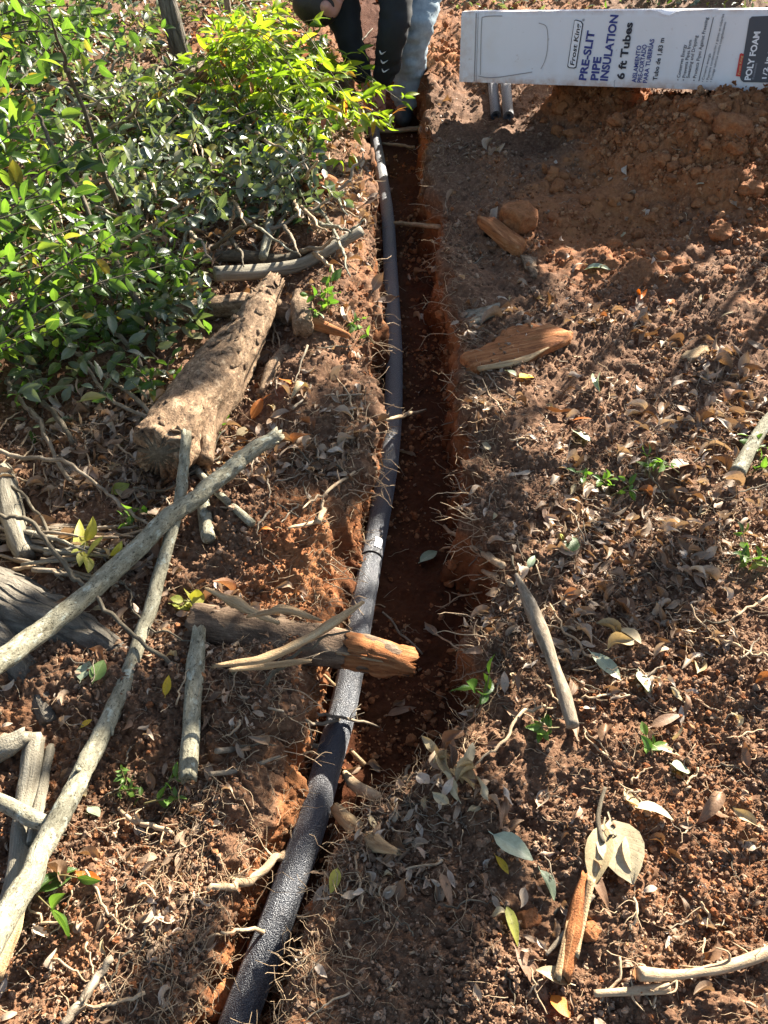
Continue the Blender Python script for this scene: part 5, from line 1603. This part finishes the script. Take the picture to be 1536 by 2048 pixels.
NAMED = [
    ((1205, 1655), (1182, 1780), 'tan', 'green', 0, 'big tan leaf left of the broad leaf, lower right bank', .05), ((1218, 1645), (1262, 1778), 'tan', 'round', 0, 'broadest pale tan leaf hanging from the dark stem', .08),
    ((1252, 1675), (1268, 1760), 'tan', 'green', 1, 'narrow tan leaf tucked right of the broad one', .05), ((1172, 1740), (1218, 1822), 'brownleaf', 'lance', 2, 'curled brown leaf under the big tan leaves', .02),
    ((1265, 1620), (1345, 1640), 'tan', 'green', 2, 'pointed tan leaf lying flat above the big leaves', .03), ((1248, 1588), (1268, 1632), 'tan', 'dry', 3, 'folded tan leaf beside the pointed flat one', .1),
    ((1030, 1902), (1100, 2015), 'brownleaf', 'lance', 0, 'long purplish brown leaf at the bottom edge', .0), ((1140, 1972), (1070, 1942), 'tan', 'green', 1, 'tan leaf crossing the long brown one', .05),
    ((1100, 1995), (1138, 2040), 'orange', 'round', 0, 'golden orange leaf at the bottom edge', .05), ((985, 1675), (1064, 1728), 'palegreen', 'green', 3, 'shiny pale leaf hanging on the dark slope', .1),
    ((990, 1718), (1016, 1755), 'yellow', 'green', 0, 'small yellow leaf below the shiny pale one', .1), ((1078, 1745), (1110, 1805), 'palegreen', 'green', 2, 'pale grey green leaf above the dark red clod', .05),
    ((1012, 1818), (1036, 1896), 'yellowgreen', 'lance', 1, 'slim yellow green leaf standing above the brown one', .0), ((880, 1752), (905, 1822), 'brownleaf', 'lance', 2, 'narrow brown leaf in the dark foreground soil', .05),
    ((676, 1742), (662, 1792), 'yellowgreen', 'green', 4, 'olive leaf beside the foam tube in the foreground', .02), ((1010, 1600), (1002, 1668), 'brownleaf', 'dry', 4, 'hanging brown leaf on the clump of litter', .2),
    ((1330, 1448), (1355, 1436), 'brownleaf', 'lance', 0, '', 0), ((1300, 1460), (1362, 1434), 'brownleaf', 'lance', 1, 'long brown leaf on the clods of the lower right bank', .05),
    ((1310, 1500), (1358, 1515), 'tan', 'lance', 1, 'thin tan leaf below the long brown leaf', .0), ((1180, 1312), (1240, 1368), 'palegreen', 'green', 0, 'grey green leaf right of the brown pointed stick', .06),
    ((1275, 1350), (1298, 1392), 'palegreen', 'round', 1, 'rounded grey leaf right of the grey green one', .0), ((1240, 1262), (1280, 1298), 'tan', 'green', 3, 'upturned tan leaf in shade right of the pointed stick', .15),
    ((1225, 1205), (1265, 1262), 'brownleaf', 'dry', 1, 'brown leaf above the upturned tan leaf', .1), ((1130, 1110), (1160, 1078), 'greenleaf', 'round', 0, 'folded green leaf on the right bank', .15),
    ((1120, 1075), (1135, 1105), 'yellowgreen', 'green', 1, 'yellow green half of the folded green leaf', .1), ((1180, 1068), (1228, 1100), 'brownleaf', 'dry', 0, 'warm tan curled leaf right of the green leaf', .1),
    ((1038, 762), (1074, 762), 'yellow', 'round', 0, 'bright yellow leaf below the orange slab', .1), ((1145, 847), (1182, 843), 'orange', 'lance', 0, 'bright orange leaf on the right bank', .05),
    ((1168, 545), (1220, 545), 'palegreen', 'green', 2, 'pale curled leaf in the light patch above the slab', .1), ((1280, 600), (1268, 640), 'orange', 'dry', 1, 'tall ochre leaf standing at the foot of the heap', .5),
    ((1335, 615), (1350, 600), 'orange', 'round', 1, 'ochre round leaf on the foot of the spoil heap', .1), ((1145, 868), (1180, 888), 'palegreen', 'round', 0, 'grey rounded leaf below the orange one', .0),
    ((1090, 822), (1135, 840), 'brownleaf', 'dry', 3, 'brown folded leaf left of the orange leaf', .1), ((1335, 945), (1395, 932), 'brownleaf', 'green', 2, 'dark grey brown leaf beside the small green sprig', .05),
    ((1440, 640), (1466, 630), 'tan', 'lance', 0, 'small straw leaf on the lit clods', .1), ((1390, 375), (1408, 372), 'tan', 'round', 0, 'small tan round leaf on the shaded heap', .0),
    ((1250, 470), (1240, 480), 'tan', 'round', 1, 'tiny tan leaf on the shaded slope', .0), ((1185, 770), (1205, 800), 'palegreen', 'dry', 2, 'silver leaf turned up below the spoil heap', .3),
    ((1010, 748), (1036, 762), 'palegreen', 'green', 1, 'pale leaf left of the bright yellow leaf', .1), ((840, 1130), (880, 1104), 'palegreen', 'green', 0, 'grey leaf on the trench floor beside the barcode', .05),
    ((935, 1190), (945, 1168), 'tan', 'green', 1, 'small pale leaf on the trench floor', .1), ((775, 1436), (832, 1418), 'brownleaf', 'lance', 0, 'brown leaf lying flat on the trench floor', .0),
    ((1055, 1145), (1068, 1118), 'palegreen', 'green', 2, 'pale leaf above the brown pointed stick', .1), ((333, 1398), (342, 1358), 'yellow', 'green', 0, 'peach yellow leaf beside the short lichen stick', .2),
    ((190, 1370), (212, 1328), 'greenleaf', 'round', 0, 'round green leaf on the shaded soil under the pole', .1), ((165, 1368), (182, 1330), 'palegreen', 'round', 1, 'round pale leaf left of the round green leaf', .1),
    ((165, 1462), (188, 1446), 'yellow', 'green', 1, 'small yellow leaf left of the long pale pole', .1), ((155, 1750), (210, 1772), 'orange', 'dry', 0, 'curled orange brown leaf near the thick bare root', .15),
    ((505, 845), (528, 805), 'orange', 'green', 0, 'orange leaf right of the bark log', .15), ((562, 765), (590, 780), 'orange', 'round', 1, 'pale orange leaf on the left bank litter', .1),
    ((545, 795), (520, 812), 'orange', 'lance', 0, 'rust coloured leaf above the orange one', .1), ((475, 880), (500, 862), 'tan', 'round', 0, 'cream leaf by the lower end of the bark log', .1),
    ((225, 995), (262, 975), 'yellowgreen', 'round', 1, 'yellow green round leaf in shade left of the poles', .05), ((160, 1120), (178, 1050), 'yellowgreen', 'lance', 1, 'tall yellow green leaf standing by the dry stems', .5),
    ((345, 1215), (398, 1222), 'yellowgreen', 'round', 0, 'rounded olive leaf above the short lichen stick', .05), ((180, 1620), (205, 1640), 'palegreen', 'round', 1, 'silvery leaf fragment right of the long pole', .1),
    ((585, 330), (600, 318), 'yellow', 'round', 0, 'yellow leaf caught on a stem left of the trench', .3), ((590, 245), (600, 235), 'orange', 'green', 1, 'red orange leaf under the lime shrub', .3),
    ((610, 95), (622, 135), 'orange', 'green', 2, 'small red leaf at the top by the dark sleeves', .3), ((520, 1070), (545, 1062), 'orange', 'dry', 5, 'rust leaf scrap on the dirt bulge', .1),
    ((905, 1540), (950, 1600), 'tan', 'dry', 6, 'pale crumpled leaf on top of the litter clump', .2), ((870, 1520), (905, 1560), 'tan', 'dry', 7, 'lit torn leaf at the head of the litter clump', .2),
    ((1440, 1590), (1395, 1650), 'brownleaf', 'dry', 8, 'red brown folded leaf at the right in shade', .1), ((1340, 1535), (1378, 1550), 'palegreen', 'round', 0, 'whitish lichen flake on the reddish soil', .0),
]
for a, e, mat, kind, k, lab, pit in NAMED:
    if not lab: continue
    fallen(a[0], a[1], 1, mat, lab, kind=kind, k=k, pitch=pit, end=e, lift=.012)

# leaf litter: the largest as single leaves, the rest as one mass
REG = [((950, 760, 1536, 1480), 74, .045), ((960, 1480, 1536, 2040), 26, .04), ((700, 1500, 960, 1900), 12, .035), ((20, 640, 330, 1180), 58, .06), ((420, 640, 740, 1000), 28, .045), ((380, 250, 720, 560), 26, .05),
       ((130, 1180, 640, 1950), 26, .035), ((1000, 380, 1500, 720), 18, .045)]
SHAPEW = ['flat', 'folded', 'curled', 'rolled', 'bent']
for (x0, y0, x1, y1), n, ls in REG:
    c = 0
    while c < n:
        px, py = random.uniform(x0, x1), random.uniform(y0, y1)
        p = hit(px, py)[0]
        if lipL(p[1]) < p[0] < lipR(p[1]) and random.random() < .9: continue
        mt = random.choice(['dry', 'dry', 'tan', 'brownleaf'])
        k, yaw, L = random.randrange(12), random.uniform(0, 6.28), ls * random.uniform(.5, 1.3)
        colw = {'dry': 'greyish', 'tan': 'tan', 'brownleaf': 'brown'}[mt]
        szw = 'small' if L < ls * .8 else 'middling' if L < ls * 1.1 else 'longer'
        dirw = ['pointing right', 'pointing up the trench', 'pointing left', 'pointing down the trench'][int(((yaw + .785) % 6.283) / 1.571)]
        w_, sh_ = where(px, py), SHAPEW[k % 5]
        fallen(px, py, L, mt, unique(f'{colw} {sh_} dry leaf {w_}', f'{szw} {colw} {sh_} dry leaf {w_}', f'{szw} {colw} {sh_} dry leaf {w_}, {dirw}'), yaw=yaw, k=k, pitch=random.gauss(0, .35), roll=random.gauss(0, .4), name='dry_leaf', group='dry leaves in the litter')
        c += 1

for k in range(16):
    px, py = random.gauss(925, 40), random.gauss(1575, 35)
    fallen(px, py, random.uniform(.025, .055), random.choice(['tan', 'tan', 'dry', 'brownleaf']), unique('crumpled leaf ' + where(px, py), 'pale crumpled leaf in the litter clump ' + where(px, py).split(' ', 1)[0] + ' its middle', 'crumpled leaf in the litter clump beyond the dark soil'), pitch=random.gauss(.3, .4), roll=random.gauss(0, .5), lift=random.uniform(.005, .04), name='dry_leaf', group='crumpled leaves of the litter clump')
litter_src = []
for k in range(12):
    V, F, U = DRY_SH[k]
    litter_src.append(bpy.data.objects.new('leaf_scrap', mesh_np('leaf_scrap', V, F, [M['dry']], uv=U)))
litw = np.zeros(len(V_))
def zone(x0, y0, x1, y1, w):
    litw[(sxv > x0) & (sxv < x1) & (syv > y0) & (syv < y1)] = w
zone(-800, -80, 760, 560, 2.1); zone(300, 220, 740, 540, 3.2); zone(-800, 560, 330, 1150, 1.6); zone(330, 560, 760, 960, .9); zone(-800, 1150, 640, 2800, .22)
zone(900, 600, 2300, 1450, .55); zone(880, 1450, 2300, 2800, .16); zone(650, 1480, 980, 1800, .5); zone(1000, 200, 2300, 620, .05); zone(840, 200, 1000, 620, .25)
clump = smooth01(vnoise(GP[V_], 4.0, 78) + .6 * vnoise(GP[V_], 13.0, 79), -.25, .55) ** 1.5
litw = litw * bkv * (.12 + 1.4 * clump) + .03 * flv
NL = 18000
ii = pick(NL, litw)
rot = np.stack([RNG.normal(0, .5, NL), RNG.normal(0, .5, NL), RNG.random(NL) * 6.28], 1)
pl = loose(ii); pl[:, 2] += -.004 + .014 * RNG.random(NL)
scatter('leaf_litter', pl, rot, (.009 + .042 * RNG.random(NL) ** 2.2) * np.clip(_dep[ii] * .6, .6, 1.5), RNG.integers(0, 12, NL), litter_src)

# straw, needles and chaff
straw = []
for k in range(8):
    g = np.random.default_rng(300 + k)
    P = np.cumsum(np.vstack([[0, 0, 0], np.array([.14, 0, 0]) + g.normal(0, .045, (7, 3)) * np.array([.3, 1, .6])]), 0)
    P -= P.mean(0)
    V, F, pc = tube(catmull(P, 10), np.linspace(.016, .007, 10), 4, False)
    straw.append(bpy.data.objects.new('straw', mesh_np('straw', V, F[:1], [M['root'] if k % 2 else M['twig']], attrs={'pc': pc * .05 + k})))
NS = 14000
w2 = np.clip(litw, .12, None) * bkv + .05 * flv + .14 * wav_
ii = pick(NS, w2)
pl = loose(ii); pl[:, 2] += .004
rot = np.stack([RNG.normal(0, .25, NS), RNG.normal(0, .35, NS), RNG.random(NS) * 6.28], 1)
scatter('dry_straw', pl, rot, (.02 + .07 * RNG.random(NS) ** 2) * np.clip(_dep[ii] * .6, .5, 1.3), RNG.integers(0, 8, NS), straw)

# small green ground cover on the left slope
gc = []
for k in range(5):
    V, F, U = GREEN_SH[k]
    gc.append(bpy.data.objects.new('cover_leaf', mesh_np('cover_leaf', V, F, [M['dull' if k < 4 else 'lush']], uv=U)))
w3 = np.zeros(len(V_))
w3[(sxv < 660) & (syv < 300)] = 1.0
w3[(sxv < 660) & (syv >= 300) & (syv < 470)] = .45
w3[(sxv < 420) & (syv >= 440) & (syv < 700)] = .5
w3[(sxv < 330) & (syv >= 700) & (syv < 900)] = .15
w3[(sxv > 900) & (syv < 30)] = .6
w3 *= bkv * smooth01(vnoise(GP[V_], 2.5, 88), -.5, .3)
NG = 8000
ii = pick(NG, w3)
pl = loose(ii); pl[:, 2] += .01 + .13 * RNG.random(NG) ** 1.5
rot = np.stack([RNG.normal(0, .6, NG), RNG.normal(0, .6, NG), RNG.random(NG) * 6.28], 1)
scatter('ground_cover', pl, rot, .026 + .045 * RNG.random(NG), RNG.integers(0, 5, NG), gc)

# ------------------------------------------------------------------ roots, vines and twigs
def root_line(pts, ws, label, mat='root', lift=.01, mode='ends', cat='root', group=None, kids=3, wig=.0025, name='root', n=None):
    o, P, r = stick(name, pts, ws, mat, label, cat, group, lift=lift, mode=mode, sides=7, rough=.12, wig=wig, n=n)
    if kids: side_twigs(o, P, r, kids, mat, int(pts[0][0] + pts[0][1]), (.015, .05), .22, 'rootlet')
    return o
root_line([(738, 262), (790, 262), (838, 256)], [8, 9, 10], 'pale root spanning the trench just below the lime leaves', kids=2, wig=.002)
root_line([(765, 286), (800, 290), (830, 294)], [5, 6, 5], 'thinner root spanning the far trench below the first', kids=1, wig=.002)
root_line([(768, 446), (820, 448), (880, 454)], [7, 9, 10], 'straight root spanning the trench left of the clay lump', kids=1, wig=.001)
root_line([(770, 838), (815, 828), (852, 820)], [7, 9, 5], 'short pale root jutting over the middle of the tube', kids=2)
root_line([(415, 1778), (470, 1775), (530, 1745), (560, 1712), (602, 1672)], [9, 17, 18, 16, 6], 'thick bare root from the near left bank to the tube', kids=7, lift=.02, wig=.003)
root_line([(50, 1792), (130, 1830), (205, 1893), (280, 1908), (350, 1905), (440, 1870)], [5, 7, 10, 11, 9, 4], 'long pale root curving across the near left bank', kids=8, lift=.012, wig=.004)
root_line([(440, 1870), (490, 1862), (540, 1858), (562, 1828)], [5, 8, 10, 4], 'root tip reaching over the near end of the tube', kids=4, lift=.03)
root_line([(120, 2048), (165, 1985), (225, 1915)], [16, 18, 14], 'greenish stick slanting up at the bottom left', mat='twig', kids=1, lift=.02)
root_line([(140, 2025), (210, 2020), (290, 1985)], [6, 9, 8], 'brown root beneath the slanting stick at the bottom', kids=3)
root_line([(240, 1615), (270, 1645), (305, 1660), (345, 1668)], [8, 12, 12, 9], 'stubby pale root above the leaf on the near left bank', kids=5)
root_line([(172, 1738), (210, 1800), (235, 1840), (270, 1868)], [5, 6, 6, 3], 'thin crooked root below the orange brown leaf', kids=3)
root_line([(885, 1050), (940, 1085), (1005, 1130)], [6, 12, 16], 'forked pale root reaching out of the right trench wall', kids=4, lift=.02, wig=.003)
root_line([(878, 1102), (940, 1100), (1000, 1128)], [4, 7, 9], 'lower prong beside the forked pale root', kids=2, lift=.02)
root_line([(965, 1142), (1000, 1155), (1022, 1168)], [9, 13, 12], 'broken root stub next to the top of the pointed stick', kids=0, lift=.015)
root_line([(862, 1258), (910, 1290), (935, 1306)], [3, 4, 5], 'hair thin root low in the trench right wall', kids=1, lift=.02)
root_line([(770, 1228), (800, 1262), (845, 1308)], [4, 5, 4], 'dark thin root crossing the trench floor', mat='twig', kids=2)
root_line([(1098, 1208), (1150, 1280), (1185, 1325), (1210, 1352)], [4, 5, 6, 4], 'wavy root right of the brown pointed stick', kids=4, wig=.004, mode='fit')
root_line([(1160, 1392), (1210, 1385), (1260, 1390)], [5, 5, 4], 'white root thread at the foot of the pointed stick', kids=3, wig=.004, mode='fit')
root_line([(1385, 1205), (1410, 1260), (1470, 1300), (1540, 1320)], [4, 5, 6, 6], 'long looping root on the right bank', kids=6, wig=.004, mode='fit')
root_line([(1110, 1410), (1045, 1420), (1000, 1490), (950, 1530)], [4, 7, 7, 4], 'pale twig leaning beside the green weed', kids=3, wig=.003, mode='fit')
root_line([(640, 1040), (700, 965), (755, 965)], [12, 14, 8], 'main root of the bushy root tuft over the left trench edge', kids=12, lift=.03, wig=.004)
root_line([(600, 1010), (650, 985), (740, 930), (756, 955)], [4, 6, 6, 3], 'upper root of the bushy root tuft', kids=10, lift=.04, wig=.004)
root_line([(575, 1062), (632, 1042), (646, 1000)], [5, 9, 6], 'curved lower root of the bushy root tuft', kids=4, lift=.03)
root_line([(480, 1392), (560, 1400), (640, 1420), (760, 1455)], [5, 8, 8, 4], 'brown root trailing over the tube below the rotten log', mat='twig', kids=6, lift=.03)
root_line([(540, 1415), (620, 1440), (680, 1432), (720, 1418)], [5, 7, 7, 3], 'second brown root trailing over the tube', mat='twig', kids=6, lift=.03)
root_line([(1460, 1245), (1500, 1215), (1540, 1190)], [4, 5, 6], 'straight thin root at the right edge', kids=2, mode='fit')
root_line([(1370, 1580), (1378, 1560), (1395, 1535)], [5, 6, 5], 'short root at the right among lower clods', kids=2)
root_line([(690, 1385), (680, 1402), (648, 1350)], [9, 10, 6], 'pale forked sliver under the rotten log', mat='wood', kids=0, lift=.02)
root_line([(820, 1530), (800, 1580), (788, 1640)], [6, 10, 12], 'dark bent root above the frayed root end', mat='twig', kids=3, lift=.015)
root_line([(712, 1708), (724, 1760), (726, 1812)], [4, 6, 5], 'straight pale twig right of the near tube', kids=0, mode='fit')
root_line([(1240, 1915), (1240, 1950), (1215, 1980)], [6, 6, 5], 'curved pale stem left of the thick tan root', kids=1, wig=.001)
root_line([(1268, 1790), (1275, 1830), (1262, 1860)], [5, 6, 5], 'kinked pale root below the broad tan leaf', kids=4)
root_line([(1405, 1805), (1425, 1830), (1440, 1850)], [5, 6, 4], 'small twig at the right among clods', kids=2)
# vines
for pts, ws, lab in (([(-10, 1028), (40, 1045), (110, 1140), (160, 1185), (235, 1270), (330, 1365), (400, 1408), (455, 1405), (540, 1350), (620, 1300), (700, 1262)], [8, 9, 10, 10, 9, 9, 9, 8, 8, 7, 4], 'long dark vine looping under the poles to the rotten log'),
                     ([(0, 950), (60, 985), (90, 1040), (110, 1100)], [6, 7, 7, 6], 'thin vine left of the dry stems'),
                     ([(200, 1110), (290, 1250), (420, 1290)], [3, 4, 3], 'hair thin vine over the tree root'),
                     ([(165, 730), (230, 790), (310, 840), (360, 880)], [7, 8, 8, 6], 'pale twig crossing in front of the bark log'),
                     ([(20, 715), (80, 790), (145, 885)], [10, 12, 10], 'straight bare twig in the dark litter at left'),
                     ([(265, 972), (330, 965), (400, 920), (450, 860)], [5, 6, 6, 3], 'curling vine between the two poles')):
    root_line(pts, ws, lab, mat='darktwig' if 'dark' in lab or 'vine' in lab else 'twig', lift=.03, mode='fit', cat='vine' if 'vine' in lab else 'twig', kids=2, name='vine' if 'vine' in lab else 'twig', wig=.003)
# pile of dry stems at the left
for k in range(30):
    x0, y0 = random.uniform(-40, 110), random.uniform(1045, 1140)
    L = random.uniform(90, 230)
    a = random.gauss(.06, .16)
    stick('dry_stick', [(x0, y0), (x0 + L * .5, y0 + L * .5 * a + random.uniform(-6, 6)), (x0 + L, y0 + L * a)], [random.uniform(6, 13), random.uniform(7, 12), 5], random.choice(['twig', 'root', 'greywood']),
          unique(*[f'{q}{random.choice(["straw coloured", "grey", "brown"])} dry stick in the pile, {w_} {where(x0 + L * .5, y0)}' for q, w_ in (("", "lying"), ("long " if L > 150 else "short ", "lying"), ("thin ", "lying"))]), 'dry stick', 'pile of dry stems', lift=random.uniform(.0, .03), sides=6, n=12, wig=.002)
# cut roots poking out of the trench walls
def wall_roots(n, side, label, grp, y0, y1):
    for k in range(n):
        py = random.uniform(y0, y1)
        pl = np.array(LIP_R if side > 0 else LIP_L)
        px = float(np.interp(py, pl[:, 1], pl[:, 0]))
        dep = hit(px, py)[2]
        x0 = px + side * random.uniform(4, 30)
        p0 = at(x0, py) - np.array([0, 0, random.uniform(.0, .06)])
        L = random.uniform(.03, .14)
        d = np.array([-side * 1.0, random.gauss(0, .7), random.gauss(.0, .35)]); d /= np.linalg.norm(d)
        p0[0] = (lipR(p0[1]) if side > 0 else lipL(p0[1])) + side * .012
        pts = [p0, p0 + d * L * .4 + np.random.default_rng(k).normal(0, L * .07, 3), p0 + d * L * .75 + np.array([0, 0, -L * .05]), p0 + d * L + np.array([0, random.gauss(0, L * .15), -L * random.uniform(0, .3)])]
        P = catmull(pts, 12)
        lm_ = min(LM, key=lambda q: math.dist(q[:2], (px, py)))[2]
        lw_ = 'short' if L < .06 else 'long' if L > .1 else 'middling'
        lab_ = unique(f'thin {label} level with {lm_}', f'{lw_} {label} level with {lm_}')
        g = np.random.default_rng(k * 7 + int(py))
        P[1:] += np.cumsum(g.normal(0, .0014, (11, 3)), 0)
        r0 = random.uniform(.0008, .0021)
        V, F, pc = tube(P, np.linspace(r0, .0006, 12), 5, True)
        o = world_obj('cut_root', V, F, M['root'], attrs={'pc': pc + k})
        tag(o, lab_, 'root', grp)
        if random.random() < .6:
            side_twigs(o, P, np.full(12, r0), 2, 'root', k, (.015, .05), .4, 'rootlet')
wall_roots(56, 1, 'cut root in right trench wall', 'cut roots in the right trench wall', 300, 1420)
wall_roots(62, -1, 'cut root in left trench wall', 'cut roots in the left trench wall', 520, 1760)
for k in range(80):
    px, py = random.uniform(60, 690), random.uniform(150, 520)
    if px > 520 and py < 260: px -= 300
    L = random.uniform(50, 170); a = random.choice([-1, 1]) * random.uniform(.2, 1.3)
    ln_ = 'leaning right' if math.cos(a) > 0 and a > 0 else 'leaning left'
    lab = unique(f'dead branch {where(px, py)}', f'{"long" if L > 110 else "short"} dead branch {where(px, py)}', f'{"long" if L > 110 else "short"} dead branch {where(px, py)}, {ln_}')
    stick('dead_branch', [(px, py), (px + L * .5 * math.cos(a) + 4, py - L * .5 * math.sin(a)), (px + L * math.cos(a), py - L * math.sin(a), random.uniform(0, .25))], [random.uniform(7, 13), 7, 3], random.choice(['twig', 'pole', 'root', 'darktwig']), lab, 'branch', 'dead branches in the undergrowth', mode='ends', lift=.03, sides=6, n=16, wig=.004)
# loose twigs on the banks
for (x0, y0, x1, y1), n, lab in (((960, 780, 1536, 1500), 34, 'small bare twig in the litter on the right bank'), ((960, 1500, 1536, 2040), 22, 'small bare twig among the clods at lower right'), ((30, 560, 330, 1000), 55, 'small bare twig in the dark litter at the left'),
                                 ((400, 640, 740, 1050), 36, 'small bare twig on the left bank by the bark log'), ((250, 100, 700, 520), 40, 'small bare twig in the sunny undergrowth'), ((100, 1400, 600, 2000), 30, 'small bare twig on the near left bank'), ((640, 1500, 960, 2040), 20, 'small bare twig on the dark soil right of the tube')):
    c = 0
    while c < n:
        px, py = random.uniform(x0, x1), random.uniform(y0, y1)
        p = hit(px, py)[0]
        if lipL(p[1]) < p[0] < lipR(p[1]): continue
        L = random.uniform(30, 120) * (1 if py > 600 else .8); a = random.uniform(0, 6.28)
        mt = random.choice(['twig', 'root', 'root', 'darktwig'])
        cw = {'twig': 'grey brown', 'root': 'pale', 'darktwig': 'dark'}[mt]; lw = 'short' if L < 60 else 'long' if L > 95 else 'slim'
        vw = 'lying across' if abs(math.cos(a)) > .7 else 'running up the slope'
        lab = unique(f'{cw} twig {where(px, py)}', f'{lw} {cw} twig {where(px, py)}', f'{lw} {cw} twig {where(px, py)}, {vw}')
        stick('twig', [(px, py), (px + L * .5 * math.cos(a) + random.gauss(0, 4), py + L * .4 * math.sin(a)), (px + L * math.cos(a), py + L * .8 * math.sin(a))], [random.uniform(2.5, 6), 4, 2], mt,
              lab, 'twig', 'bare twigs on the banks', lift=random.uniform(.003, .015), sides=5, n=12, wig=.0022)
        c += 1
# hair roots hanging everywhere along the cut: nobody could count them
mg = Merge()
g = np.random.default_rng(99)
lipw = bkv * np.exp(-(np.minimum(np.abs(GP[V_, 0] - lipL(GP[V_, 1])), np.abs(GP[V_, 0] - lipR(GP[V_, 1]))) / .09) ** 2) * (dpv > .5) + .35 * wav_ + .05 * bkv
ii = pick(5000, lipw * (syv > 250))
for p in loose(ii):
    L = g.uniform(.015, .07)
    d = g.normal(0, 1, 3); d[2] = abs(d[2]) * .35; d /= np.linalg.norm(d)
    P = np.cumsum(np.vstack([p, d * L / 5 + g.normal(0, L * .09, (5, 3))]), 0)
    V, F, pc = tube(P, np.linspace(.0007, .0003, 6) * g.uniform(.7, 1.7), 3, False)
    mg.add(V, F[:1], pc, g.random())
V, F, kw = mg.out()
tag(world_obj('root_hairs', V, F, M['root'], **kw), kind='stuff')
